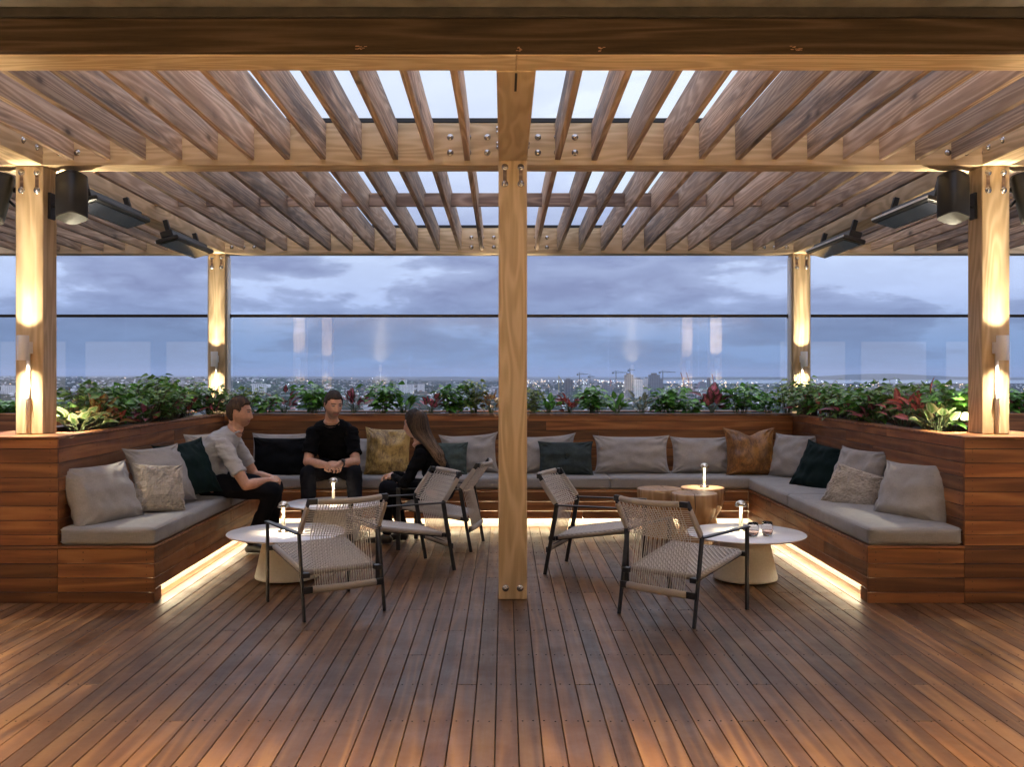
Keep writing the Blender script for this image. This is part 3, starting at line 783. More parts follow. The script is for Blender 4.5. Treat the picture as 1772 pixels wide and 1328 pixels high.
M_lampm = plain('polished_champagne_metal', (.62, .56, .46), .13, 1, .02)
M_glow = None
def table_lamp(x, y, z_, label, p=13):
    t = empty('table_lamp', (x, y, z_), 0, label, 'table lamp', 'mushroom table lamps')
    MB().lathe([(.0001, 0), (.041, 0), (.0415, .004), (.038, .009), (.026, .014), (.0185, .020), (.0155, .030)], 32, caps=True).build('base', M_lampm, t)
    MB().lathe([(.0155, .030), (.0128, .08), (.0115, .13), (.0112, .181)], 24).build('stem', plain('brushed_pale_stem', (.80, .74, .60), .32, .6, .02) if 'stemm' not in globals() else stemm, t)
    dome = [(.044*math.cos(a), .180+.043*math.sin(a)) for a in [math.pi/2*i/10 for i in range(11)]]
    inn = [(.0415*math.cos(a), .180+.040*math.sin(a)) for a in [math.pi/2*i/10 for i in range(11)]]
    MB().lathe([(max(r_, .0001), q) for r_, q in reversed(inn)]+[(max(r_, .0001), q) for r_, q in dome], 40).build('dome_shade', M_lampm, t)
    MB().lathe([(.0118, .1815), (.030, .1815), (.030, .1845), (.0118, .1845)], 24).build('led_ring', M_bulbT, t)
    for a in range(3):
        spot(t, (.027*math.cos(a*2.094-1.57), .027*math.sin(a*2.094-1.57), .172), (0, 0, 0), p/3, 128, .8, .010, col=(1, .80, .50))
    return t
M_bulbT = emis('table_lamp_led', (1.0, .82, .52), 30)
stemm = plain('brushed_pale_stem', (.85, .80, .68), .35, .35, .02)
table_lamp(-1.598, 6.87, .3402, 'mushroom table lamp on the left front table')
table_lamp(-1.526, 8.48, .3402, 'mushroom table lamp on the left back table, below clasped hands')
table_lamp(1.843, 8.71, .4466, 'mushroom table lamp standing on a wooden side table')
table_lamp(1.73, 6.92, .3402, 'mushroom table lamp on the right front table beside two glasses')

m, nt = newmat('clear_glass'); out(nt, bsdf(nt, Base_Color=(1, 1, 1), Roughness=0.0, IOR=1.45, Transmission_Weight=1.0)); M_clear = m
m, nt = newmat('pale_pink_drink'); out(nt, bsdf(nt, Base_Color=(.95, .74, .66), Roughness=0.0, IOR=1.33, Transmission_Weight=1.0)); M_liq = m
def glass(x, y, label):
    t = empty('tumbler', (x, y, .3403), 0, label, 'glass', 'stemless tumblers')
    o = [(.0001, 0), (.026, 0), (.030, .004), (.0385, .030), (.0405, .048), (.0385, .075), (.0335, .100)]
    i = [(.0323, .100), (.0373, .075), (.0393, .048), (.0373, .031), (.0285, .008), (.0001, .008)]
    gb_ = MB().lathe(o+i, 40).build('glass_bowl', M_clear, t)
    MB().lathe([(.0001, .0085), (.0280, .0085), (.0368, .031), (.0383, .042), (.0001, .042)], 32).build('drink', M_liq, t)
    for q_ in t.children:
        bm = bmesh.new(); bm.from_mesh(q_.data); bmesh.ops.remove_doubles(bm, verts=bm.verts, dist=.0002); bmesh.ops.recalc_face_normals(bm, faces=bm.faces); bm.to_mesh(q_.data); bm.free()
glass(1.753, 6.67, 'left of the two tumblers on the right table')
glass(1.862, 6.70, 'right of the two tumblers on the right table')

# ------------------------------------------------------------------ seat cushions and pillows
def fabric(name, c, scale=900, rough=.9, var=.08, slub=True, sheen=.0, bs=.35):
    m, nt = newmat(name); t = nd(nt, 'ShaderNodeTexCoord')
    a = nd(nt, 'ShaderNodeVectorMath', {0: t.outputs['Object'], 1: (1, 1, .08)}, operation='MULTIPLY')
    b = nd(nt, 'ShaderNodeVectorMath', {0: t.outputs['Object'], 1: (.08, .08, 1)}, operation='MULTIPLY')
    n1 = nd(nt, 'ShaderNodeTexNoise', {'Vector': a.outputs[0], 'Scale': scale*.4, 'Detail': 2})
    n2 = nd(nt, 'ShaderNodeTexNoise', {'Vector': b.outputs[0], 'Scale': scale*.4, 'Detail': 2})
    n3 = nd(nt, 'ShaderNodeTexNoise', {'Vector': t.outputs['Object'], 'Scale': 9, 'Detail': 5})
    g = mth(nt, 'MULTIPLY', mth(nt, 'ADD', n1.outputs[0], n2.outputs[0]), .5)
    g2 = mth(nt, 'ADD', mth(nt, 'MULTIPLY', g, .75), mth(nt, 'MULTIPLY', n3.outputs[0], .25))
    col = ramp(nt, g2, [(.35, tuple(x*(1-var*2.2) for x in c)), (.65, tuple(min(1, x*(1+var*1.6)) for x in c))])
    out(nt, bsdf(nt, Base_Color=col, Roughness=rough, Normal=bump(nt, g, bs, .0015), Sheen_Weight=sheen, Specular_IOR_Level=.2 if max(c) > .1 else .08)); return m
M_seatf = fabric('grey_outdoor_linen', (.285, .275, .268), sheen=.15)
M_lin = fabric('warm_grey_linen', (.34, .32, .305), sheen=.15)
M_beige = fabric('pale_beige_linen', (.46, .42, .37))
M_blk = fabric('black_velvet', (.004, .0045, .006), 500, .8, .2)
M_grn = fabric('dark_green_cotton', (.006, .016, .016), 600, .7, .2)
M_slate = fabric('slate_green_wool', (.045, .060, .062), 500, .95, .15)
M_lslate = fabric('muted_sage_wool', (.075, .10, .092), 500, .95, .15)
def velvet(name, d, l):
    m, nt = newmat(name); t = nd(nt, 'ShaderNodeTexCoord')
    mp = nd(nt, 'ShaderNodeVectorMath', {0: t.outputs['Object'], 1: (1, 1, .55)}, operation='MULTIPLY')
    n1 = nd(nt, 'ShaderNodeTexNoise', {'Vector': mp.outputs[0], 'Scale': 7, 'Detail': 9, 'Roughness': .72, 'Distortion': .6})
    n2 = nd(nt, 'ShaderNodeTexNoise', {'Vector': mp.outputs[0], 'Scale': 70, 'Detail': 4, 'Roughness': .7})
    g = mth(nt, 'ADD', mth(nt, 'MULTIPLY', n1.outputs[0], .7), mth(nt, 'MULTIPLY', n2.outputs[0], .3))
    c = ramp(nt, g, [(.42, d), (.50, tuple((a+b)/2 for a, b in zip(d, l))), (.56, l)])
    out(nt, bsdf(nt, Base_Color=c, Roughness=.42, Normal=bump(nt, g, .5, .004), Sheen_Weight=.5, Sheen_Tint=l)); return m
M_gold = velvet('crushed_gold_velvet', (.13, .075, .022), (.52, .35, .11))
M_rust = velvet('crushed_rust_velvet', (.10, .040, .009), (.34, .155, .035))
def rbox(mb, x0, x1, y0, y1, z0, z1, r=.022, puff=.008, seed=0, res=.035):
    c = Vector(((x0+x1)/2, (y0+y1)/2, (z0+z1)/2)); h = Vector((abs(x1-x0)/2, abs(y1-y0)/2, abs(z1-z0)/2))
    bm = bmesh.new()
    def axis(hh): 
        n = max(3, int(2*hh/res)); base = [-hh, -hh+r*.35, -hh+r*.9]; inner = [(-hh+r*1.6)+(2*hh-r*3.2)*i/n for i in range(n+1)]
        return base+inner+[-q for q in reversed(base)]
    ax = [axis(h[0]), axis(h[1]), axis(h[2])]
    for a in range(3):
        b, d_ = [k for k in range(3) if k != a]
        for s_ in (-1, 1):
            g = {}
            for i, u in enumerate(ax[b]):
                for j, v in enumerate(ax[d_]):
                    p = Vector((0, 0, 0)); p[a] = s_*h[a]; p[b] = u; p[d_] = v
                    q = Vector([max(-h[k]+r, min(h[k]-r, p[k])) for k in range(3)])
                    dd = p-q
                    if dd.length > 1e-9: dd = dd.normalized()*r
                    p2 = q+dd
                    k_ = (1-(u/h[b])**4)*(1-(v/h[d_])**4)
                    p2[a] += s_*puff*k_
                    w_ = c+p2
                    nz = mn.noise(w_*Vector((6, 6, 9)).x*.0+Vector((w_.x*5+seed, w_.y*5, w_.z*9)))*.008+mn.noise(Vector((w_.x*24+seed, w_.y*24, w_.z*8)))*.0026
                    p2[a] += s_*nz*k_
                    g[i, j] = bm.verts.new(c+p2)
            for i in range(len(ax[b])-1):
                for j in range(len(ax[d_])-1):
                    f = [g[i, j], g[i+1, j], g[i+1, j+1], g[i, j+1]]
                    if (s_ > 0) == (a == 1): f.reverse()
                    bm.faces.new(f)
    bmesh.ops.remove_doubles(bm, verts=bm.verts, dist=.0004)
    bm.verts.index_update()
    vs = [v.co.copy() for v in bm.verts]; fs = [tuple(v.index for v in f.verts) for f in bm.faces]; bm.free()
    mb.add(vs, fs, True)
def seat_cushion(x0, x1, y0, y1, label, seed):
    t = MB(); rbox(t, x0, x1, y0, y1, TB+.0015, TB+.118, .024, .007, seed)
    for zz in (TB+.022, TB+.100):
        a0, a1, b0, b1 = min(x0, x1)-.0005, max(x0, x1)+.0005, y0-.0005, y1+.0005; r_ = .018; pts = []
        for cx_, cy_, s0 in ((a1-r_, b1-r_, 0), (a0+r_, b1-r_, 90), (a0+r_, b0+r_, 180), (a1-r_, b0+r_, 270)):
            for k in range(5): pts.append((cx_+r_*math.cos(R(s0+k*22.5)), cy_+r_*math.sin(R(s0+k*22.5)), zz+.0025*mn.noise(Vector((cx_*3, cy_*3, seed)))))
        pts.append(pts[0]); t.tube(pts, .0032, 5, caps=False)
    o = t.build('seat_cushion', M_seatf); tag(o, label, 'seat cushion', 'grey bench seat cushions'); return o
G = .003
seat_cushion(XL+.012, BL-.004, YP+.006, 7.88, 'grey seat cushion at the front end of the left bench', 1)
seat_cushion(XL+.012, BL-.004, 7.88+G, YB-.0, 'grey seat cushion of the left bench under the man in grey', 2)
seat_cushion(XR-.012, BR+.004, YP+.006, 7.88, 'grey seat cushion at the front end of the right bench', 3)
seat_cushion(XR-.012, BR+.004, 7.88+G, YB-.0, 'short grey seat cushion at the back end of the right bench', 4)
for i, (a, b, nm) in enumerate(((XL+.012, -1.05, 'left of the gold cushion, under the man in black'), (-1.05+G, 1.03-G, 'passing behind the central post'), (1.03, XR-.012, 'behind the wooden side tables'))):
    seat_cushion(a, b, YB+.004, YW-.012, 'grey back bench seat cushion '+nm, 7+i)

def pillow(c, w, h, t, yaw, lean, mat, label, seed=0, roll=0, ear=.035, n=30, fluff=0, mat2=None, dent=0, button=False, wrk=1.0, cat='cushion', group='scatter cushions on the benches'):
    M = Matrix.Translation(c) @ Matrix.Rotation(R(yaw), 4, 'Z') @ Matrix.Rotation(-R(lean), 4, 'X') @ Matrix.Rotation(R(roll), 4, 'Y')
    mb = MB(); r_ = random.Random(seed); sx_ = r_.random()*50
    N = 44 if not fluff else 84
    for side in (-1, 1):
        vs = []; fs = []
        for j in range(N+1):
            for i in range(N+1):
                u = -1+2*i/N; v = -1+2*j/N
                # tighten the samples toward the seam
                u = math.sin(u*math.pi/2)*.75+u*.25; v = math.sin(v*math.pi/2)*.75+v*.25
                prof = ((1-abs(u)**2.6)*(1-abs(v)**2.6))**.55 if abs(u) < 1 and abs(v) < 1 else 0
                x = u*w/2*(1-ear*2.2*(1-abs(v)**3)*abs(u)**3); z_ = v*h/2*(1-ear*2.2*(1-abs(u)**3)*abs(v)**3)
                z_ -= dent*math.exp(-((u)/.33)**2)*max(0, v)**2*1.0
                y = side*t/2*prof*(1+.18*(-v))
                # radial creases from the corners and edges
                ang = math.atan2(abs(v)-1.05, abs(u)-1.05); dcor = math.hypot(abs(u)-1.0, abs(v)-1.0)
                cr = math.sin(ang*13+sx_+3*mn.noise(Vector((u*2+sx_, v*2, side))))*math.exp(-(dcor/.42)**2)*.017*wrk
                cr += mn.noise(Vector((u*2.1+sx_, v*2.1, side*3.1)))*.022*wrk+mn.noise(Vector((u*6+sx_, v*3, side*2)))*.009*wrk
                ed = math.sin(v*19+sx_+u*4)*math.exp(-((1-abs(u))/.16)**2)*.008*wrk+math.sin(u*17+sx_)*math.exp(-((1-abs(v))/.14)**2)*.005*wrk
                y += side*(cr+ed)*min(1, prof*1.8)
                if button: y -= side*(.030*math.exp(-((u/.12)**2+(v/.16)**2))+.012*math.exp(-(u/.05)**2)*(1-abs(v)))*min(1, prof*3)
                if fluff:
                    q = Vector((x*60+sx_, z_*60, side*4)); wv_ = math.sin((x*1.0-z_*.85)*260+5.5*mn.noise(Vector((x*14+sx_, z_*14, 2))))
                    y += side*fluff*(.42*wv_*(1 if v < .5 else .6)+1.5*mn.noise(q*1.6)+1.1*mn.noise(q*3.1))*min(1, prof*2)
                    x += .004*mn.noise(q*1.3); z_ += .004*mn.noise(q*1.7)
                vs.append(Vector((x, y, z_)))
        for j in range(N):
            for i in range(N):
                f = (j*(N+1)+i, j*(N+1)+i+1, (j+1)*(N+1)+i+1, (j+1)*(N+1)+i)
                fs.append(f if side < 0 else tuple(reversed(f)))
        mb.add(vs, fs, True, (.5, .5, .5), None, 1 if (mat2 and side > 0) else 0)
    # seam piping
    seam = []
    for k in range(4*N):
        q = k/N; e = int(q); f_ = q-e; f_ = math.sin((f_*2-1)*math.pi/2)*.75+(f_*2-1)*.25
        u, v = [(f_, -1), (1, f_), (-f_, 1), (-1, -f_)][e]
        x = u*w/2*(1-ear*2.2*(1-abs(v)**3)*abs(u)**3); z_ = v*h/2*(1-ear*2.2*(1-abs(u)**3)*abs(v)**3)
        z_ -= dent*math.exp(-((u)/.33)**2)*max(0, v)**2
        seam.append((x, 0, z_))
    seam.append(seam[0]); mb.tube(seam, .0028, 5, caps=False)
    o = mb.build('scatter_cushion', [mat, mat2 or mat]); o.matrix_world = M
    tag(o, label, cat, group)
    if button:
        MB().lathe([(.0001, -.006), (.013, -.004), (.014, 0), (.0001, .001)], 16, rotm(x=R(-90), loc=(0, -t/2+.030, 0))).build('button', mat, o)
    return o
def pl(px, py, Y, *a, **k): return pillow(P(px, py, Y), *a, **k)
M_fluff = fabric('shaggy_cream_wool', (.42, .38, .33), 300, 1, .12, sheen=.4)
pl(176, 858, 6.47, .60, .47, .21, 66, 24, M_lin, 'largest grey cushion, nearest the viewer on the left bench', 1, ear=.05)
pl(276, 845, 6.86, .37, .37, .15, 42, 24, M_fluff, 'shaggy cream cushion with ridged pile on the left bench', 2, roll=6, fluff=.006)
pl(278, 822, 7.12, .58, .47, .19, 68, 24, M_lin, 'grey cushion leaning behind the shaggy one on the left bench', 3, ear=.05)
pl(325, 812, 7.42, .48, .48, .17, 56, 26, M_grn, 'dark green cushion with beige back beside the man in grey', 4, roll=-5, mat2=M_beige, ear=.05)
pl(362, 790, 8.20, .46, .42, .15, 62, 18, M_beige, 'pale beige cushion peeping out behind the man in grey', 5)
pl(487, 787, 9.53, .60, .44, .18, 2, 14, M_lin, 'grey cushion behind the black one on the back bench', 6)
pl(490, 793, 9.36, .60, .41, .15, 1, 12, M_blk, 'black cushion on the back bench left of the man in black', 7, ear=.03)
pl(612, 793, 9.53, .52, .42, .16, -2, 14, M_lin, 'grey cushion half hidden behind the man in black', 8)
pl(671, 783, 9.38, .47, .50, .17, -1, 13, M_gold, 'gold crushed velvet cushion between the man in black and the woman', 9, roll=1, ear=.05)
pl(777, 795, 9.36, .37, .34, .15, -3, 14, M_lslate, 'small sage green cushion right of the woman with long hair', 10)
pl(812, 786, 9.54, .60, .42, .17, 0, 14, M_lin, 'grey cushion behind the sage one, touching the central post', 11, roll=-3, ear=.06)
pl(947, 786, 9.54, .60, .40, .17, 0, 14, M_lin, 'grey cushion just right of the central post', 12, roll=-3, ear=.06)
pl(979, 794, 9.36, .545, .345, .16, 0, 14, M_slate, 'slate cushion with a central button on the back bench', 13, button=True)
pl(1093, 787, 9.50, .77, .39, .18, 0, 14, M_lin, 'widest grey cushion, on the back bench right of the slate one', 14, ear=.045)
pl(1212, 788, 9.53, .60, .38, .18, 0, 14, M_lin, 'grey cushion half covered by the rust velvet one', 15, ear=.045)
pl(1298, 783, 9.36, .52, .50, .19, 1, 13, M_rust, 'rust brown velvet cushion with a dented top on the back bench', 16, ear=.06, dent=.055)
pl(1373, 791, 9.18, .48, .46, .20, -48, 20, M_lin, 'grey cushion in the corner beside the rust velvet one', 17)
pl(1418, 812, 8.38, .46, .48, .16, -50, 26, M_grn, 'dark green cushion with beige back on the right bench', 18, roll=10, mat2=M_beige, ear=.045)
pl(1484, 822, 7.62, .58, .46, .18, -70, 24, M_lin, 'grey cushion behind the shaggy one on the right bench', 19, ear=.05)
pl(1476, 849, 7.32, .42, .36, .15, -42, 26, M_fluff, 'shaggy cream cushion with ridged pile on the right bench', 20, roll=14, fluff=.006)
pl(1583, 854, 6.66, .62, .47, .22, -62, 25, M_lin, 'largest grey cushion, nearest the viewer on the right bench', 21, roll=-2, ear=.05)
# ------------------------------------------------------------------ plants
def leafmat(name, edge, mid, vein=None, rough=.35, var=.35, spots=None):
    m, nt = newmat(name)
    at = nd(nt, 'ShaderNodeAttribute', attribute_name='rnd'); s_ = nd(nt, 'ShaderNodeSeparateColor', {0: at.outputs['Color']})
    t = nd(nt, 'ShaderNodeTexCoord')
    nz = nd(nt, 'ShaderNodeTexNoise', {'Vector': t.outputs['Object'], 'Scale': 60, 'Detail': 4})
    f = mth(nt, 'ADD', s_.outputs[1], mth(nt, 'MULTIPLY_ADD', nz.outputs[0], .9, -.45))
    c = ramp(nt, f, [(.15, edge), (.62, mid)])
    if vein:
        c = mix(nt, ramp(nt, s_.outputs[1], [(.80, (0, 0, 0)), (.97, (1, 1, 1))]), c, vein)
    if spots:
        ns = nd(nt, 'ShaderNodeTexNoise', {'Vector': t.outputs['Object'], 'Scale': 110, 'Detail': 3})
        c = mix(nt, ramp(nt, ns.outputs[0], [(.52, (0, 0, 0)), (.60, (1, 1, 1))]), c, spots)
    v = mth(nt, 'MULTIPLY_ADD', s_.outputs[0], 2*var, 1-var)
    vc = nd(nt, 'ShaderNodeCombineColor', {0: v, 1: v, 2: v})
    c = mix(nt, 1.0, c, vc.outputs[0], 'MULTIPLY')
    p = bsdf(nt, Base_Color=c, Roughness=rough)
    tr = nd(nt, 'ShaderNodeBsdfTranslucent', {'Color': c})
    sh = nd(nt, 'ShaderNodeMixShader', {0: .22, 1: p, 2: tr.outputs[0]}); out(nt, sh.outputs[0]); return m
L_green = leafmat('glossy_green_leaf', (.07, .22, .03), (.15, .40, .065), (.25, .48, .11))
L_lime = leafmat('yellow_green_leaf', (.12, .22, .04), (.27, .36, .08), (.34, .42, .14))
L_olive = leafmat('dark_bushy_leaf', (.09, .21, .04), (.18, .33, .075), (.28, .40, .12))
L_pink = leafmat('pink_and_green_leaf', (.05, .07, .03), (.50, .10, .17), (.62, .20, .26), spots=(.08, .07, .04))
L_red = leafmat('coral_red_leaf', (.30, .055, .05), (.46, .11, .10), (.55, .20, .15))
L_white = leafmat('silver_pale_leaf', (.14, .17, .10), (.42, .40, .30), (.5, .5, .4), spots=(.10, .15, .08))
L_orange = leafmat('copper_edged_leaf', (.30, .10, .03), (.42, .30, .13), (.5, .4, .2))
L_var = leafmat('cream_edged_pothos_leaf', (.50, .50, .28), (.14, .26, .07), (.3, .4, .2))
M_stem = plain('plant_stem', (.10, .13, .05), .6)
M_stemb = plain('brown_woody_stem', (.12, .085, .05), .8)
def leaf(mb, base, dirv, L, Wd, shape=1.0, droop=.5, fold=.25, rr=None, seed=None):
    d = Vector(dirv).normalized(); side = d.cross(Vector((0, 0, 1)))
    if side.length < 1e-3: side = Vector((1, 0, 0))
    side.normalize(); side = (Matrix.Rotation((rng.random()-.5)*1.3, 3, d) @ side)
    up = side.cross(d).normalized()
    n = 5; vs = []; rs = []; rv = rng.random()
    for j in range(n+1):
        s_ = j/n
        ww = Wd*.5*(math.sin(math.pi*(s_**(.62*shape)))**.85 if 0 < s_ < 1 else .02)
        c = Vector(base)+d*(L*s_)-Vector((0, 0, 1))*(droop*L*s_*s_*.6)
        for q in (-1, -.5, 0, .5, 1):
            vs.append(c+side*ww*q+up*abs(q)*ww*fold); rs.append((rv, 1-abs(q), s_))
    fs = [(j*5+i, j*5+i+1, (j+1)*5+i+1, (j+1)*5+i) for j in range(n) for i in range(4)]
    b = len(mb.v); mb.v.extend([tuple(v) for v in vs]); mb.f.extend([tuple(i+b for i in f) for f in fs])
    mb.r.extend(rs); mb.sm.extend([True]*len(fs)); mb.mi.extend([0]*len(fs))
def plant(x, y, h, spread, kind, label, group, zb=1.035, dens=1.0):
    sp = {'bush': (L_green, M_stem, .084, .070), 'lime': (L_lime, M_stem, .056, .046), 'olive': (L_olive, M_stemb, .072, .058), 'pink': (L_pink, M_stem, .125, .052), 'red': (L_red, M_stem, .125, .040),
          'white': (L_white, M_stem, .11, .045), 'orange': (L_orange, M_stem, .105, .060), 'pothos': (L_var, M_stem, .115, .095), 'broad': (L_green, M_stem, .125, .058), 'ivy': (L_green, M_stem, .085, .082), 'pinkbroad': (L_pink, M_stem, .13, .085)}[kind]
    nm = {'bush': 'leafy_bush', 'lime': 'leafy_bush', 'olive': 'leafy_bush', 'ivy': 'climbing_plant', 'broad': 'broad_leaf_plant', 'pothos': 'variegated_plant'}.get(kind, 'coloured_leaf_plant')
    t = empty(nm, (x, y, zb), 0, label, 'plant', group)
    fo = MB(); stm = MB()
    if kind in ('bush', 'lime', 'olive', 'ivy'):
        ns = int((12 if kind != 'ivy' else 7)*dens*(1+spread))
        for k in range(ns):
            a = rng.uniform(0, 6.28); r0 = spread*math.sqrt(rng.random())*.5
            hh = h*rng.uniform(.66, 1.03)*(1-.25*r0/max(spread, .01))
            p0 = Vector((r0*.35*math.cos(a), r0*.35*math.sin(a), 0)); p1 = Vector((r0*1.5*math.cos(a), r0*1.5*math.sin(a), hh))
            pts = [p0.lerp(p1, q)+Vector((rng.uniform(-.012, .012), rng.uniform(-.012, .012), 0)) for q in (0, .33, .66, 1)]
            stm.tube(pts, [.004, .0035, .003, .0015], 5)
            nl = int((13 if kind != 'ivy' else 7)*dens)
            for i in range(nl):
                q = rng.uniform(.18, 1.04)**.8; c = p0.lerp(p1, min(q, 1)); b_ = rng.uniform(0, 6.28)
                dv = Vector((math.cos(b_), math.sin(b_), rng.uniform(-.15, .75)))
                pl_ = rng.uniform(.02, .07); e = c+dv.normalized()*pl_
                stm.tube([c, e], [.0014, .001], 3, caps=False)
                sc_ = rng.uniform(.65, 1.2)
                leaf(fo, e, Vector((dv.x, dv.y, dv.z*.3-.1)), sp[2]*sc_, sp[3]*sc_, .95, rng.uniform(.1, .7), .22)
    else:
        n = int(22*dens) if kind != 'pothos' else 16
        for k in range(n):
            a = rng.uniform(0, 6.28); el = rng.uniform(.25, 1.45)
            sc_ = rng.uniform(.7, 1.2); hl = h*rng.uniform(.25, .72)*(.55+.45*math.sin(el))
            c = Vector((math.cos(a)*.03, math.sin(a)*.03, hl)); e = c+Vector((math.cos(a)*spread*.42*math.cos(el), math.sin(a)*spread*.42*math.cos(el), hl*.25))
            stm.tube([(math.cos(a)*.012, math.sin(a)*.012, 0), tuple(c*.6+e*.1), tuple(e)], [.004, .003, .002], 4, caps=False)
            L = min(sp[2]*sc_*(.7+.5*h/.3), h-hl*.4)
            leaf(fo, e, (math.cos(a)*math.cos(el), math.sin(a)*math.cos(el), math.sin(el)), L, sp[3]*sc_*(.8+.4*h/.3), .9, rng.uniform(.2, .8), .35)
    fo.build('foliage', sp[0], t); stm.build('stem', sp[1], t)
    return t
GB = 'plants along the back balustrade'; GLp = 'plants in the left planter'; GRp = 'plants in the right planter'
back = [ # px, top y, spread, kind, label
 (424, 666, .34, 'lime', 'lamp-lit yellow green bush beside the far left post'),
 (463, 680, .24, 'ivy', 'small climber with round leaves behind the head of the man in grey'),
 (492, 674, .30, 'pink', 'dark pink leafed plant between two green ones, left of the man in black'),
 (543, 658, .32, 'bush', 'tall green bush immediately left of the man in black'),
 (612, 668, .36, 'pink', 'large pink leafed plant immediately right of the man in black'),
 (659, 655, .30, 'bush', 'tall green bush right of the large pink leafed plant'),
 (698, 684, .26, 'broad', 'low broad leaf green plant above the woman with long hair'),
 (745, 684, .28, 'pink', 'small pink leafed plant right of the woman'),
 (785, 662, .30, 'bush', 'green bush next to the tall yellow green one'),
 (821, 654, .20, 'lime', 'tall narrow yellow green bush left of the central post'),
 (850, 680, .22, 'orange', 'copper edged plant touching the left side of the central post'),
 (922, 670, .24, 'lime', 'yellow green bush touching the right side of the central post'),
 (948, 690, .20, 'broad', 'low green plant between the central post and the coral plant'),
 (986, 673, .28, 'red', 'coral red star shaped plant right of the central post'),
 (1030, 666, .26, 'bush', 'rounded green bush right of the coral red plant'),
 (1068, 684, .16, 'broad', 'small upright broad leaf plant below the cranes'),
 (1110, 682, .26, 'white', 'silver and white leafed plant below the tall far towers'),
 (1158, 666, .32, 'bush', 'green bush right of the silver plant'),
 (1197, 690, .20, 'ivy', 'low green climber between a bush and a pink plant'),
 (1232, 672, .26, 'pinkbroad', 'plant with two broad pink leaves on the back planter'),
 (1281, 655, .34, 'bush', 'tallest green bush of the right back planter'),
 (1330, 680, .20, 'ivy', 'sparse green climber before the far right post'),
 (1362, 654, .26, 'lime', 'lamp-lit yellow green bush beside the far right post'),
 (8, 690, .36, 'bush', 'dark green plant at the left edge of the picture behind the post'),
 (1766, 690, .36, 'pink', 'dark red plant at the right edge of the picture behind the post'),
 (1752, 672, .30, 'bush', 'green plant at the right edge of the picture behind the near post'),
]
for px, ty, sp_, kd, lb in back:
    Y = 10.12+rng.uniform(-.08, .12)
    p = P(px, ty, Y)
    if p.x > 3.1 or p.x < -3.1: Y = 10.1; p = P(px, ty, Y)
    plant(p.x, Y, (p.z-1.035)*.97, sp_*.82, kd, lb, GB)
fr_ = ['closest to the near post', 'second from the near post', 'third from the near post', 'fourth from the near post', 'mid planter', 'fifth from the far post', 'fourth from the far post', 'third from the far post', 'second from the far post', 'closest to the far post']
for side in (0, 1):
    xc = (XL-.30) if side == 0 else (XR+.30)
    g = GLp if side == 0 else GRp; nm = 'left' if side == 0 else 'right'
    plant(xc+(.11 if side == 0 else -.13), 6.88, .20, .30, 'pothos', 'cream edged pothos beside the near %s post' % nm, g)
    plant(xc+(.14 if side == 0 else -.12), 7.12, .27 if side == 0 else .36, .30, 'orange' if side == 0 else 'red', ('copper' if side == 0 else 'coral red')+' leafed plant beside the %s pothos' % nm, g)
    n = 0
    for k in range(9):
        y = 7.15+k*.34
        plant(xc+rng.uniform(-.16, .16), y, rng.uniform(.31, .44), .42, 'olive' if (k+side) % 3 != 1 else 'bush', 'dense green bush in the %s planter, %s' % (nm, ['first behind the near post', 'second behind the near post', 'third behind the near post', 'fourth behind the near post', 'in the very middle', 'fourth before the far post', 'third before the far post', 'second before the far post', 'right before the far post'][k]), g, dens=1.15)
    for k in range(5):
        y = 7.35+k*.56
        kd = ['red', 'pinkbroad', 'pink', 'red', 'pink', 'pink', 'pink'][k]
        plant(xc+(.19 if side == 0 else -.19)+rng.uniform(-.05, .03), y, rng.uniform(.20, .30), .26, kd, '%s leafed plant low in the %s hedge, %s' % ({'red': 'coral', 'pinkbroad': 'broad pink', 'pink': 'narrow pink'}[kd], nm, ['first from the near post', 'second from the near post', 'in the middle of the row', 'second from the far post', 'beside the far post'][k]), g, dens=.45)

# ------------------------------------------------------------------ the city far below
GZ = -80.0
def cityground():
    m, nt = newmat('suburban_ground'); t = nd(nt, 'ShaderNodeTexCoord')
    a = nd(nt, 'ShaderNodeTexNoise', {'Vector': t.outputs['Object'], 'Scale': .004, 'Detail': 8, 'Roughness': .7})
    b = nd(nt, 'ShaderNodeTexNoise', {'Vector': t.outputs['Object'], 'Scale': .03, 'Detail': 6, 'Roughness': .7})
    g = mth(nt, 'ADD', mth(nt, 'MULTIPLY', a.outputs[0], .5), mth(nt, 'MULTIPLY', b.outputs[0], .5))
    c = ramp(nt, g, [(.38, (.012, .022, .016)), (.50, (.035, .045, .035)), (.62, (.11, .11, .12))])
    out(nt, bsdf(nt, Base_Color=c, Roughness=.95)); return m
def gz(x, y):
    q = y/1000
    left = max(0, min(1, (-x/max(y, 1)+.05)/.35))
    return GZ+max(0, (12*(1+mn.noise(Vector((x/900, y/900, 3))))*min(1, q/2)))+left*max(0, min(1, (q-1.5)/4))*34*(1+.5*mn.noise(Vector((x/1400, y/1400, 8))))
g = MB()
ys_ = [30, 300, 800, 1300]+[1600+i*220 for i in range(24)]+[7000, 8200, 9500, 12000, 16000, 22000, 32000]
def gv(u, v):
    j = int(round(v*(len(ys_)-1))); y = ys_[j]; x = (-1+2*u)*(y*1.0+1500)
    return (x, y, gz(x, y))
g.grid(gv, 90, len(ys_)); tag(g.build('suburban_ground', cityground()), kind='structure')
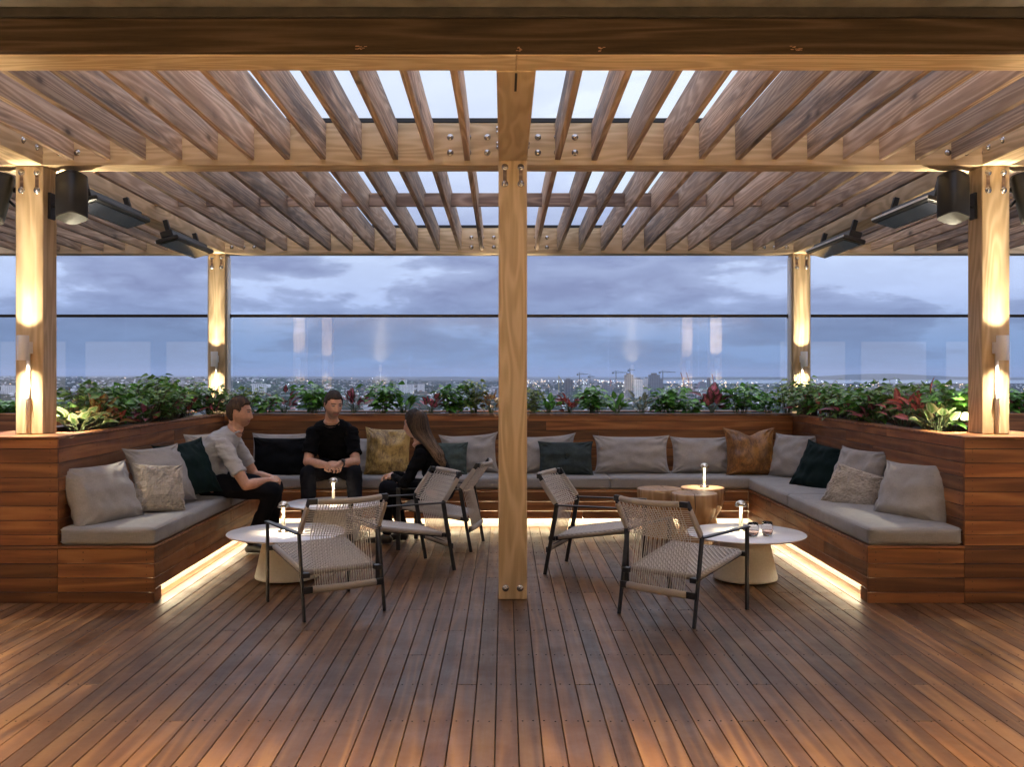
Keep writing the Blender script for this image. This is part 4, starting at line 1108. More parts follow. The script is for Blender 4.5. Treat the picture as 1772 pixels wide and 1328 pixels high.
# water of the bay on the right, ridges beyond
m, nt = newmat('bay_water'); out(nt, bsdf(nt, Base_Color=(.16, .22, .30), Roughness=.25)); M_water = m
wv = MB(); wv.add([(900, 6300, -54), (9000, 6300, -54), (14000, 10500, -54), (900, 10500, -54)], [(0, 1, 2, 3)])
wv.v = [(x, y, -56) for x, y, z_ in wv.v]; tag(wv.build('bay_water', M_water), kind='structure')
M_hill = plain('wooded_hill', (.020, .032, .026), .95, 0, .5, .01)
def ridge(y, x0, x1, prof, name, thick=2500):
    r_ = MB()
    def fn(u, v):
        x = x0+(x1-x0)*u; px = 872+x*F/y
        hh = prof(px)+ (mn.noise(Vector((x/500, y/500, 1)))*.7+mn.noise(Vector((x/160, 4, 1)))*.35)*y/F*1.0
        s_ = math.sin(math.pi*v)
        return (x, y+(v-.5)*thick, -95+(hh+95)*s_)
    r_.grid(fn, 220, 9); tag(r_.build(name, M_hill), kind='structure')
def zat(py, y): return H-(py-VY)*y/F
ridge(14000, -12000, 1500, lambda px: zat(656.5-2.0*math.exp(-((px-210)/160)**2)-4*math.exp(-((px-770)/70)**2)-1.5*math.exp(-((px-600)/60)**2), 14000), 'hills')
ridge(7000, -6000, -300, lambda px: zat(658.5-4.5*math.exp(-((px-480)/70)**2)-4*math.exp(-((px-320)/55)**2)-2.5*math.exp(-((px-120)/60)**2), 7000), 'hills', 1500)
ridge(13500, 700, 13000, lambda px: zat(656-9*math.exp(-((px-1525)/120)**2)-3.0*math.exp(-((px-1240)/130)**2)-1.5*math.exp(-((px-1700)/60)**2), 13500), 'hills')
# mass of small houses, trees and lights: nobody could count them
hs = MB(); hs2 = MB(); hs3 = MB(); trs = MB(); lt = MB(); lt2 = MB()
r2 = random.Random(11)
octa = [(1, 0, 0), (.7, .7, .1), (0, 1, 0), (-.7, .7, .0), (-1, 0, 0), (-.7, -.7, .1), (0, -1, 0), (.7, -.7, 0)]
for k in range(5200):
    u = r2.random(); y = 1700*(5.2)**(u**1.15) if r2.random() < .8 else r2.uniform(1700, 5000)
    x = r2.uniform(-.66, .66)*y
    px = 872+x*F/y
    if px > 1130 and 6200 < y: continue
    z0 = gz(x, y)
    big = 1 if r2.random() < .90 else 2.4
    a = r2.uniform(7, 15)*big; b = r2.uniform(7, 14)*big; h_ = r2.uniform(5, 9)*(1 if big == 1 else r2.uniform(1.1, 2.2)); rz = r2.uniform(0, 3.14)
    M = Matrix.Translation((x, y, z0-2)) @ Matrix.Rotation(rz, 4, 'Z')
    t_ = (hs, hs2, hs3)[r2.choice((0, 0, 1, 1, 2))]
    if big == 1:
        t_.add([(-a/2, -b/2, 0), (a/2, -b/2, 0), (a/2, b/2, 0), (-a/2, b/2, 0), (-a/2, -b/2, h_), (a/2, -b/2, h_), (a/2, b/2, h_), (-a/2, b/2, h_), (-a/2, 0, h_*1.45), (a/2, 0, h_*1.45)],
               [(0, 1, 5, 4), (1, 2, 6, 9, 5), (2, 3, 7, 6), (3, 0, 4, 8, 7), (4, 5, 9, 8), (6, 7, 8, 9)], M=M)
    else: t_.box(-a/2, a/2, -b/2, b/2, 0, h_, M=M)
for k in range(12000):
    u = r2.random(); y = 1650*(5.0)**(u**1.1)
    x = r2.uniform(-.66, .66)*y; px = 872+x*F/y
    if px > 1130 and 6200 < y: continue
    if mn.noise(Vector((x/420, y/600, 5))) < -.30: continue
    s_ = r2.uniform(6, 15); z0 = gz(x, y)-3
    M = Matrix.Translation((x, y, z0)) @ Matrix.Scale(s_, 4)
    vs = [(vx*r2.uniform(.7, 1.1), vy*r2.uniform(.7, 1.1), .35+vz) for vx, vy, vz in octa]+[(vx*.55, vy*.55, r2.uniform(.9, 1.15)) for vx, vy, vz in octa]
    fs = [(i, (i+1) % 8, 8+(i+1) % 8, 8+i) for i in range(8)]+[tuple(range(8, 16))]
    trs.add(vs, fs, M=M)
for k in range(620):
    ind = r2.random() < .8
    if ind: px = r2.uniform(905, 1420) if r2.random() < .7 else r2.uniform(1400, 1690); y = r2.uniform(4200, 9500); x = (px-872)*y/F
    else: y = 1700*(5.0)**(r2.random()); x = r2.uniform(-.6, .6)*y
    px = 872+x*F/y
    if px > 1130 and 6200 < y < 10400 and r2.random() < .8: continue
    z0 = gz(x, y)+r2.uniform(9, 22); s_ = y*r2.uniform(.18, .48)/1000
    (lt if (r2.random() < .5) else lt2).box(x-s_, x+s_, y-s_, y+s_, z0-s_, z0+s_)
for mb_, mt, nm in ((hs, plain('pale_house_walls', (.55, .56, .60), .8), 'far_houses'), (hs2, plain('grey_house_roofs', (.26, .27, .30), .8), 'far_houses'), (hs3, plain('brick_house_walls', (.20, .15, .13), .8), 'far_houses'), (trs, plain('far_tree_canopy', (.018, .034, .020), .95), 'far_tree_canopy')):
    tag(mb_.build(nm, mt), kind='stuff')
tag(lt.build('street_lights', emis('white_city_lights', (.85, .90, 1.0), 2.6)), kind='stuff')
tag(lt2.build('street_lights', emis('warm_city_lights', (1.0, .70, .42), 2.6)), kind='stuff')
def facade(name, wall, win, sx=3.4, sz=3.2):
    m, nt = newmat(name); t = nd(nt, 'ShaderNodeTexCoord'); sp = nd(nt, 'ShaderNodeSeparateXYZ', {0: t.outputs['Object']})
    u = mth(nt, 'FRACT', mth(nt, 'DIVIDE', mth(nt, 'ADD', sp.outputs[0], mth(nt, 'MULTIPLY', sp.outputs[1], 1.0)), sx)); v = mth(nt, 'FRACT', mth(nt, 'DIVIDE', sp.outputs[2], sz))
    k = mth(nt, 'MULTIPLY', mth(nt, 'GREATER_THAN', u, .38), mth(nt, 'GREATER_THAN', v, .42))
    c = mix(nt, k, wall, win); out(nt, bsdf(nt, Base_Color=c, Roughness=.6)); return m
Fw = facade('white_apartment_facade', (.78, .78, .80), (.22, .25, .30), 5, 3.4); Fg = facade('grey_tower_facade', (.22, .24, .28), (.07, .09, .13), 5, 3.6); Fd = facade('dark_tower_facade', (.06, .065, .08), (.16, .18, .2), 8, 4)
M_roofg = plain('grey_roof_plant', (.18, .18, .2), .8)
def tower(px0, px1, ytop, y, mat, label, nm='tower_block', steps=0):
    x0 = (px0-VX)*y/F; x1 = (px1-VX)*y/F; zt = zat(ytop, y); z0 = gz((x0+x1)/2, y)-6
    t = empty(nm, ((x0+x1)/2, y, z0), 0, label, 'building', 'towers and blocks of the far city')
    w_ = x1-x0; h_ = zt-z0
    b = MB(); b.box(-w_/2, w_/2, 0, w_*.8, 0, h_)
    if steps: b.box(w_/2+.01, w_/2+w_*.3, w_*.1, w_*.7, 0, h_*.86)
    b.build('facade', mat, t)
    MB().box(-w_*.28, w_*.22, w_*.15, w_*.6, h_+.01, h_+w_*.10+2).build('roof_plant', M_roofg, t)
    return t
tower(1081.6, 1096, 649, 2600, Fg, 'grey tower, left one of the tallest pair under the cranes', steps=1)
tower(1098, 1113, 657, 2450, Fw, 'pale tower standing just in front of the tallest pair')
tower(1115, 1123, 655, 2700, Fw, 'narrow pale tower between the tallest pair')
tower(1124, 1142, 649, 2650, Fg, 'grey stepped tower, right one of the tallest pair under the cranes', steps=1)
tower(977, 991, 657.5, 3000, Fd, 'dark square block above the coral red plant')
tower(691, 703, 658, 3300, Fw, 'white twin tower above the broad leaf plant')
tower(704, 716, 666, 3200, Fw, 'low white block right of the white twin tower')
tower(436, 457, 665, 2500, Fw, 'wide white apartment block above the head of the man in grey')
tower(324, 342, 665, 2900, Fw, 'white apartment block left of the far left post')
tower(345, 358, 668, 2800, Fw, 'low white block touching the far left post')
tower(722, 734, 665, 3600, Fw, 'small white block on the slope between two bushes')
tower(2, 20, 668, 2700, Fw, 'white block at the left edge of the picture')
tower(1210, 1222, 662, 3900, Fg, 'grey block near the harbour cranes')
tower(1224, 1230, 655, 4200, Fd, 'thin dark stack near the red harbour cranes')
tower(1008, 1022, 668, 2900, Fw, 'pale low block above the rounded green bush')
tower(1040, 1060, 670, 2700, Fg, 'grey low block left of the tall pair')
tower(1408, 1424, 668, 5200, Fw, 'pale block beside the far right post')
M_crane = plain('dark_crane_steel', (.06, .07, .09), .6); M_craner = plain('red_crane_steel', (.28, .08, .07), .6); M_craney = plain('yellow_crane_steel', (.40, .33, .10), .6)
def crane(px, ytop, y, jib, back_, mat, label, luff=0):
    x = (px-VX)*y/F; z0 = gz(x, y); zt = zat(ytop, y); s_ = y/F
    t = empty('tower_crane', (x, y, z0), 0, label, 'crane', 'cranes on the far skyline')
    MB().box(-.55*s_, .55*s_, 0, .9*s_, 0, zt-z0).build('mast', mat, t)
    h_ = zt-z0
    if luff:
        MB().bar((0, 0, h_-2*s_), (jib*s_, 0, h_+luff*s_), 1.3*s_, 1.0*s_, (0, 0, 1)).build('jib', mat, t)
    else:
        MB().box(-back_*s_, jib*s_, 0, .8*s_, h_-.5*s_, h_+.45*s_).build('jib', mat, t)
        MB().box(-back_*s_, -(back_-3.0)*s_, 0, .9*s_, h_-2.2*s_, h_-.55*s_).build('counterweight', mat, t)
        m_ = MB(); m_.bar((0, 0, h_+.45*s_), (0, 0, h_+3.2*s_), .7*s_, .7*s_, (1, 0, 0)); m_.bar((0, .4*s_, h_+3.2*s_), (jib*.6*s_, .4*s_, h_+.5*s_), .35*s_, .35*s_, (0, 1, 0)); m_.bar((0, .4*s_, h_+3.2*s_), (-back_*.8*s_, .4*s_, h_+.5*s_), .35*s_, .35*s_, (0, 1, 0)); m_.build('apex', mat, t)
crane(1003, 648, 3300, 15, 5, M_crane, 'dark crane right of the dark square block')
crane(1021, 652, 4200, 8, 4, M_crane, 'small dark crane beside the leftmost dark one')
crane(1066, 645, 3000, 20, 7, M_crane, 'dark crane with a long jib left of the tall pair')
crane(1090, 641, 2700, 9, 4, M_crane, 'highest dark crane above the tall pair')
crane(1147, 644.5, 3000, 22, 7, M_crane, 'dark crane with a long jib right of the tall pair')
crane(967, 650, 3500, 8, 3, M_craney, 'yellow crane left of the dark square block', luff=-14)
crane(1183, 660, 3600, -5, 4, M_craner, 'red luffing crane, left one beside the harbour', luff=15)
crane(1192, 658, 3600, -4, 4, M_craner, 'red luffing crane, second beside the harbour', luff=13)
crane(1235, 660, 3600, -3, 4, M_craner, 'red luffing crane, rightmost beside the harbour', luff=12)
crane(1056, 656, 3000, 3, 3, M_craner, 'pale red crane left of the grey tall tower', luff=-8)
# evening haze over the city
m, nt = newmat('evening_haze'); pv = nd(nt, 'ShaderNodeVolumePrincipled', {'Color': (.62, .74, 1.0), 'Density': 4.5e-5, 'Anisotropy': .2}); out(nt, None, pv.outputs[0])
HAZE_ON = True
if HAZE_ON:
    hz = MB().box(-36000, 36000, -50, 34000, -100, 160).build('haze', m); tag(hz, kind='stuff'); hz.display_type = 'WIRE'
# ------------------------------------------------------------------ people
def skinmat():
    m, nt = newmat('skin'); at = nd(nt, 'ShaderNodeAttribute', attribute_name='tint')
    t = nd(nt, 'ShaderNodeTexCoord'); n = nd(nt, 'ShaderNodeTexNoise', {'Vector': t.outputs['Object'], 'Scale': 45, 'Detail': 4})
    c = mix(nt, 1.0, at.outputs['Color'], ramp(nt, n.outputs[0], [(.3, (.88, .86, .85)), (.7, (1.06, 1.04, 1.03))]), 'MULTIPLY')
    out(nt, bsdf(nt, Base_Color=c, Roughness=.5, Subsurface_Weight=.12, Subsurface_Radius=(.012, .005, .003), Subsurface_Scale=1.0)); return m
M_skin = skinmat()
def cloth(name, c, fold=.004):
    m, nt = newmat(name); t = nd(nt, 'ShaderNodeTexCoord')
    n = nd(nt, 'ShaderNodeTexNoise', {'Vector': t.outputs['Object'], 'Scale': 14, 'Detail': 5, 'Distortion': .8})
    k = nd(nt, 'ShaderNodeTexNoise', {'Vector': t.outputs['Object'], 'Scale': 420, 'Detail': 2})
    g = mth(nt, 'ADD', n.outputs[0], mth(nt, 'MULTIPLY', k.outputs[0], .12))
    col = ramp(nt, k.outputs[0], [(.3, tuple(x*.8 for x in c)), (.7, tuple(min(1, x*1.15) for x in c))])
    out(nt, bsdf(nt, Base_Color=col, Roughness=.9, Normal=bump(nt, g, .6, fold), Specular_IOR_Level=.15 if max(c) > .1 else .06)); return m
M_tee = cloth('grey_marl_jersey', (.46, .46, .465)); M_teeb = cloth('black_jersey', (.005, .005, .006)); M_jean = cloth('black_denim', (.009, .0095, .013)); M_knit = cloth('black_knit', (.006, .006, .007))
M_shoe = plain('black_leather', (.012, .011, .011), .4); M_sole = plain('pale_sole', (.4, .38, .35), .6)
def hairm(name, a, b, rough=.6, tips=None):
    m, nt = newmat(name); t = nd(nt, 'ShaderNodeTexCoord')
    mp = nd(nt, 'ShaderNodeVectorMath', {0: t.outputs['Object'], 1: (1, 1, .12)}, operation='MULTIPLY')
    n = nd(nt, 'ShaderNodeTexNoise', {'Vector': mp.outputs[0], 'Scale': 240, 'Detail': 3})
    at = nd(nt, 'ShaderNodeAttribute', attribute_name='rnd'); s_ = nd(nt, 'ShaderNodeSeparateColor', {0: at.outputs['Color']})
    f = mth(nt, 'ADD', mth(nt, 'MULTIPLY', n.outputs[0], .4), mth(nt, 'MULTIPLY', s_.outputs[0], .6))
    c = ramp(nt, f, [(.3, a), (.75, b)])
    if tips:      # hair dyed lighter towards the ends
        sp = nd(nt, 'ShaderNodeSeparateXYZ', {0: t.outputs['Object']})
        c = mix(nt, mth(nt, 'MULTIPLY', ramp(nt, sp.outputs[2], [(.44, (1, 1, 1)), (.66, (0, 0, 0))]), ramp(nt, f, [(.35, (.1, .1, .1)), (.65, (1, 1, 1))])), c, tips)
    out(nt, bsdf(nt, Base_Color=c, Roughness=rough, Normal=bump(nt, n.outputs[0], .8, .002), Specular_IOR_Level=.25)); return m
M_hair1 = hairm('brown_short_hair', (.014, .009, .006), (.055, .034, .021)); M_hair2 = hairm('dark_short_hair', (.014, .010, .008), (.055, .038, .028)); M_hair3 = hairm('long_brown_blonde_hair', (.014, .009, .006), (.10, .062, .038), .5, (.32, .21, .13))
M_eye = plain('eye_white', (.30, .27, .25), .2); M_iris = plain('dark_iris', (.02, .015, .012), .15)
def capsule(mb, p0, p1, r0, r1, n=14, flat=1.0, side=None):
    p0 = Vector(p0); p1 = Vector(p1); d = p1-p0; L = max(d.length, 1e-5); d.normalize()
    s_ = Vector(side) if side is not None else Vector((0, 0, 1)) if abs(d.z) < .9 else Vector((1, 0, 0))
    a = (s_-d*s_.dot(d)).normalized(); b = d.cross(a)
    prof = [(r0*math.sin(q), -r0*math.cos(q)) for q in [math.pi/2*i/5 for i in range(1, 6)]]+[(r1*math.cos(q), L+r1*math.sin(q)) for q in [math.pi/2*i/5 for i in range(0, 5)]]
    vs = [p0-d*r0]; fs = []
    for r_, z_ in prof:
        for k in range(n):
            an = 2*math.pi*k/n; vs.append(p0+d*z_+a*math.cos(an)*r_+b*math.sin(an)*r_*flat)
    vs.append(p1+d*r1); m_ = len(prof)
    for k in range(n):
        fs.append((0, 1+(k+1) % n, 1+k)); fs.append((1+(m_-1)*n+k, 1+(m_-1)*n+(k+1) % n, len(vs)-1))
    for i in range(m_-1):
        for k in range(n): fs.append((1+i*n+k, 1+i*n+(k+1) % n, 1+(i+1)*n+(k+1) % n, 1+(i+1)*n+k))
    mb.add(vs, fs, True)
def chain(mb, pts, rs, flat=1.0, side=None):
    for i in range(len(pts)-1): capsule(mb, pts[i], pts[i+1], rs[i], rs[i+1], 14, flat, side)
def rings(mb, rg, left, n=28, p=2.3):
    """rg: (centre, half width, half depth); left: unit vector to the side"""
    vs = []; fs = []; left = Vector(left).normalized()
    cs = [Vector(r_[0]) for r_ in rg]
    for i, (c, w_, d_) in enumerate(rg):
        tdir = (cs[min(i+1, len(cs)-1)]-cs[max(i-1, 0)]).normalized(); l_ = (left-tdir*left.dot(tdir)).normalized(); f_ = l_.cross(tdir)
        for k in range(n):
            a = 2*math.pi*k/n; ca, sa = math.cos(a), math.sin(a)
            vs.append(Vector(c)+l_*math.copysign(abs(ca)**(2/p), ca)*w_+f_*math.copysign(abs(sa)**(2/p), sa)*d_)
    for i in range(len(rg)-1):
        for k in range(n): fs.append((i*n+k, i*n+(k+1) % n, (i+1)*n+(k+1) % n, (i+1)*n+k))
    fs.append(tuple(reversed(range(n)))); fs.append(tuple((len(rg)-1)*n+k for k in range(n)))
    mb.add(vs, fs, True)
def headpoint(th, ph, female=0):
    """ph polar angle from the crown, th around (0 = face); local: +X face, +Z up"""
    dx, dy, dz = math.sin(ph)*math.cos(th), math.sin(ph)*math.sin(th), math.cos(ph)
    x, y, z_ = dx*.096, dy*.0755, dz*.118
    t_ = max(0, -z_/.118)
    y *= 1-(.30 if not female else .36)*t_**1.4
    if x < 0: x *= 1-.42*t_**1.1
    else: x *= 1-.10*max(0, dz)**2+.05*t_
    if x > 0: x -= .006*max(0, 1-(y/.05)**2)*0
    def gs(v, c, s_): return math.exp(-((v-c)/s_)**2)
    if dx > 0:
        n_ = 0
        if -.045 < z_ < .028:
            k = (.028-z_)/.066; n_ = .022*k**1.2*gs(y, 0, .0095+.006*k) if z_ > -.038 else .022*gs(y, 0, .013)*max(0, 1-(-.038-z_)/.010)
        x += n_
        x += .006*gs(z_, .031, .009)*gs(abs(y), .028, .022)
        x -= .011*gs(z_, .012, .013)*gs(abs(y), .031, .014)
        x += .006*gs(z_, -.058, .006)*gs(y, 0, .020)+.006*gs(z_, -.071, .006)*gs(y, 0, .017)-.003*gs(z_, -.0645, .003)*gs(y, 0, .02)
        x += .014*gs(z_, -.096, .020)*gs(y, 0, .028)
        x += .004*gs(z_, -.020, .018)*gs(abs(y), .042, .014); x -= .004*gs(z_, -.05, .015)*gs(abs(y), .043, .014)
    return Vector((x, y, z_))
def add_head(mb, M, female=0, s_=1.0):
    nu, nv = 72, 54
    mb.grid(lambda u, v: M @ (headpoint(2*math.pi*u, math.pi*min(max(v, .004), .996), female)*s_), nu, nv, closed_u=True)
    for sg in (-1, 1):
        capsule(mb, M @ Vector((-.012, sg*.072, -.016)), M @ Vector((-.016, sg*.079, .020)), .010, .015, 10, .45, M.to_3x3() @ Vector((1, 0, 0)))
def hair_cap(M, kind, mat, parent, s_=1.0, thick=.014, seed=0):
    mb = MB(); nu, nv = 120, 80
    def inside(p):
        x, y, z_ = p.x, abs(p.y), p.z
        if kind == 'long': hl = .070 if x > .062 else (.070-(.062-x)*3.4)
        else: hl = .066 if x > .052 else (.066-(.052-x)*1.75 if x > .012 else (-.004-(.012-x)*1.25))
        if kind != 'long': hl = max(hl, -.070)
        if kind != 'long' and -.034 < x < .012 and y > .05: hl = max(hl, .020)
        return (z_-hl)
    def fn(u, v):
        th = 2*math.pi*u; ph = math.pi*min(max(v, .004), .996)
        p = headpoint(th, ph, kind == 'long'); ins = inside(p)
        if kind != 'long' and p.x > .03 and p.z < .05: ins = min(ins, -.01)
        if kind == 'long' and p.x > .048 and p.z < .05: ins = min(ins, -.01)
        k = max(0, min(1, ins/.012+.35)); k = k*k*(3-2*k)
        nz = mn.noise(Vector((th*9+seed, ph*2.2, seed)))*.22+mn.noise(Vector((th*30+seed, ph*4, 2)))*.30
        top = max(0, p.z/.118)
        tk = thick*(.55+.75*top)*(1+nz)+(0.0025*mn.noise(Vector((p.x*60, p.y*60, p.z*60+seed))))
        off = -.010*(1-k)+tk*k
        n_ = Vector((p.x/.096**2, p.y/.0755**2, p.z/.118**2)).normalized()
        return M @ ((p+n_*off)*s_)
    mb.grid(fn, nu, nv, closed_u=True)
    o = mb.build('hair', mat, parent); return o
def paint(o, M, base, beard=0, brow=(.05, .035, .028), s_=1.0, lips=(.42, .16, .13)):
    """colour of the skin itself: brows, lips, stubble, eyes"""
    me = o.data; inv = M.inverted(); at = me.color_attributes.new('tint', 'FLOAT_COLOR', 'POINT'); fl = []
    for v in me.vertices:
        p = (inv @ v.co)/s_; c = Vector(base)
        if abs(p.x) < .14 and abs(p.y) < .1 and abs(p.z) < .13:
            if p.x > .03:
                y = abs(p.y)
                if .012 < y < .050 and abs(p.z-(.031-.12*abs(y-.034))) < .0050: c = c.lerp(Vector(brow), .85)
                if abs(p.z-.012) < .0042 and abs(y-.031) < .0135: c = c.lerp(Vector((.06, .045, .04)), .8)
                if abs(p.z+.0645) < .0085 and y < .022: c = Vector(lips) if abs(p.z+.0645) > .0018 else Vector(lips)*.35
                if p.z < -.034 and beard and not (abs(p.z+.0645) < .0085 and y < .022):
                    c = c.lerp(Vector((.08, .055, .042)), beard*min(1, (-.034-p.z)/.012)*(1.0 if y < .03 or p.z < -.06 else .7))
            elif beard and p.z < -.03 and p.x > -.02: c = c.lerp(Vector((.08, .055, .042)), beard*.7)
        fl.extend((c.x, c.y, c.z, 1))
    at.data.foreach_set('color', fl)
def finger(mb, base, d, n_, lens, r, curl):
    """d initial direction, curls towards -n_"""
    d = Vector(d).normalized(); n_ = Vector(n_).normalized(); ax = d.cross(n_).normalized(); p = Vector(base); pts = [p]; dd = d
    for L, c in zip(lens, curl):
        dd = Matrix.Rotation(-R(c), 3, ax) @ dd; p = p+dd*L; pts.append(p)
    chain(mb, pts, [r, r*.95, r*.88, r*.78])
def hand(mb, wrist, d, n_, sgn, curl=(35, 40, 30), s_=1.0, spread=4, thumb=(35, 20)):
    """d: wrist to knuckles, n_: back of the hand, sgn: side of the thumb along d x n_"""
    d = Vector(d).normalized(); n_ = Vector(n_); n_ = (n_-d*n_.dot(d)).normalized(); s = d.cross(n_)*sgn
    w = Vector(wrist)
    capsule(mb, w, w+d*.035*s_, .027*s_, .030*s_, 12, .62, s); 
    for k in range(4):
        off = s*(.030-.0195*k)*s_
        capsule(mb, w+off*.55+d*.015*s_, w+off+d*.082*s_*(1, 1.04, 1, .93)[k], .0125*s_, .0108*s_, 10)
        L = (.043, .048, .044, .034)[k]*s_
        dd = (d+s*math.tan(R(spread*(1.5-k)))).normalized()
        finger(mb, w+off+d*.082*s_*(1, 1.04, 1, .93)[k], dd, n_, (L, L*.62, L*.48), .0088*s_, [c+k*3 for c in curl])
    tb = w+s*.022*s_+d*.022*s_
    td = (d*.75+s*.75-n_*.35).normalized()
    finger(mb, tb, td, (n_*.3+s).normalized(), (.042*s_, .032*s_, .026*s_), .0108*s_, (0, thumb[0], thumb[1]))
def skinned(mb, name, mat, parent, voxel, smooth=2, disp=None):
    o = mb.build(name, mat, parent)
    r_ = o.modifiers.new('r', 'REMESH'); r_.mode = 'VOXEL'; r_.voxel_size = voxel; r_.use_smooth_shade = True
    if smooth: s_ = o.modifiers.new('s', 'SMOOTH'); s_.iterations = smooth; s_.factor = .5
    bake(o)
    if disp: 
        N_ = [v.normal.copy() for v in o.data.vertices]; C_ = [v.co.copy() for v in o.data.vertices]; fl = []
        for c_, n_ in zip(C_, N_): fl.extend(c_+n_*disp(c_))
        o.data.vertices.foreach_set('co', fl); o.data.update()
    o.data.polygons.foreach_set('use_smooth', [True]*len(o.data.polygons))
    return o
def folds(amp, f=(9, 9, 22), sd=0, grow=0):
    return lambda c: grow+amp*(mn.noise(Vector((c.x*f[0]+sd, c.y*f[1], c.z*f[2])))+.5*mn.noise(Vector((c.x*f[0]*2.4+sd, c.y*f[1]*2.4, c.z*f[2]*2.4))))
def shoe(mb, heel, toe, h=.075):
    heel = Vector(heel); toe = Vector(toe); d = (toe-heel).normalized(); s = Vector((0, 0, 1)).cross(d)
    rg = []
    for q, w_, hh in ((0, .026, .05), (.12, .036, .075), (.3, .036, .085), (.5, .040, .062), (.75, .048, .045), (.92, .040, .036), (1, .020, .022)):
        c = heel.lerp(toe, q); rg.append((Vector((c.x, c.y, c.z+hh/2+.004)), w_, hh/2))
    rings(mb, rg, s, 20, 2.6)

def person(label, S):
    t = empty('person', S['root'], 0, label, 'person', None)
    T = Matrix.Translation(-Vector(S['root']))
    off = -Vector(S['root'])
    def V(p): return Vector(p)+off
    left = Vector(S['left']).normalized()
    hp, hy, hr, hs = S['head']                       # centre, yaw (degrees, 0 = +X), (pitch, roll), scale
    HM = Matrix.Translation(V(hp)) @ Matrix.Rotation(R(hy), 4, 'Z') @ Matrix.Rotation(R(hr[0]), 4, 'Y') @ Matrix.Rotation(R(hr[1]), 4, 'X')
    b = MB(); add_head(b, HM, S.get('female', 0), hs)
    neck0 = HM @ Vector((-.034, 0, -.052)); nb = V(S['neck'])
    chain(b, [neck0, nb, nb+(V(S['spine'][-1][0])-nb)*.6], [.050*S.get('nk', 1), .056*S.get('nk', 1), .075])
    rings(b, [(V(c), w_-.014, d_-.014) for c, w_, d_ in S['spine']], left)
    for k in ('L', 'R'):
        sh, el, wr = V(S['sh'+k]), V(S['el'+k]), V(S['wr'+k]); q = S.get('limb', 1)
        chain(b, [sh, sh.lerp(el, .45), el, el.lerp(wr, .35), wr], [.056*q, .052*q, .041*q, .043*q, .028*q])
        hd = S['hand'+k]; hand(b, wr, hd[0], hd[1], hd[2], **hd[3])
        hi, kn, an = V(S['hi'+k]), V(S['kn'+k]), V(S['an'+k])
        chain(b, [hi, kn, an], [.078*q, .052*q, .036*q])
    body = skinned(b, 'body', M_skin, t, .0042, 1)
    paint(body, HM, S['skin'], S.get('beard', 0), s_=hs)
    # shirt
    c = MB(); rings(c, [(V(c_), w_, d_) for c_, w_, d_ in S['spine']], left)
    g = .014
    for k in ('L', 'R'):
        sh, el, wr = V(S['sh'+k]), V(S['el'+k]), V(S['wr'+k]); q = S.get('limb', 1)
        if S.get('long'): chain(c, [sh, sh.lerp(el, .5), el, wr.lerp(el, .08)], [.068*q, .060*q, .052*q, .038*q])
        else:
            e = sh.lerp(el, S.get('slv', .72)); chain(c, [sh, sh.lerp(e, .5)], [.070*q, .068*q])
            rings(c, [(sh, .066*q, .064*q), (sh.lerp(e, .5), .067*q, .065*q), (e, .068*q, .064*q)], left, 20)
    shirt = skinned(c, S['top'][1], S['top'][0], t, .0065, 3, folds(.011, sd=len(label)))
    # collar
    if not S.get('female'):
        cl = MB(); nd_ = (neck0-nb).normalized(); a = left.cross(nd_)
        nc = V(S['collar']) if 'collar' in S else nb
        cl.tube([nc+left*math.cos(q)*.070+a*math.sin(q)*.066-nd_*(.010-.012*math.sin(q)*S.get('cs', 1)) for q in [2*math.pi*i/28 for i in range(29)]], .0075, 8, caps=False); cl.build('collar', S['top'][0], t)
    # trousers
    c = MB(); q = S.get('limb', 1)*S.get('leg', 1)
    for k in ('L', 'R'):
        hi, kn, an = V(S['hi'+k]), V(S['kn'+k]), V(S['an'+k])
        chain(c, [V(S['pel'])*.3+hi*.7, hi.lerp(kn, .5), kn, kn.lerp(an, .35), an+Vector((0, 0, .02))], [.104*q, .094*q, .072*q, .066*q, .056*q])
    pe = V(S['pel']); capsule(c, pe-left*.065, pe+left*.065, .118*q, .118*q)
    skinned(c, 'trousers', M_jean, t, .009, 4, folds(.006, sd=3))
    for k in ('L', 'R'):
        s2 = MB(); h_, t_ = S['ft'+k]; shoe(s2, V(h_), V(t_)); so2 = s2.build('shoe', M_shoe, t)
        h_, t_ = V(h_), V(t_)
    hk = S['hair']; hair_cap(HM, hk[0], hk[1], t, hs, hk[2], len(label))
    for sg in (-1, 1):
        e = MB(); M_ = HM @ Matrix.Translation(Vector((.0755, sg*.031, .0115))*hs)
        e.lathe([(.0001, -.0098), (.007, -.007), (.0098, 0), (.007, .007), (.0001, .0098)], 14, M_); eo = e.build('eye', M_eye, t)
        i_ = MB(); i_.lathe([(.0001, -.0045), (.0045, 0), (.0001, .0045)], 12, HM @ Matrix.Translation(Vector((.0846, sg*.0300, .0115))*hs)); i_.build('iris', M_iris, eo)
    return t, HM, off

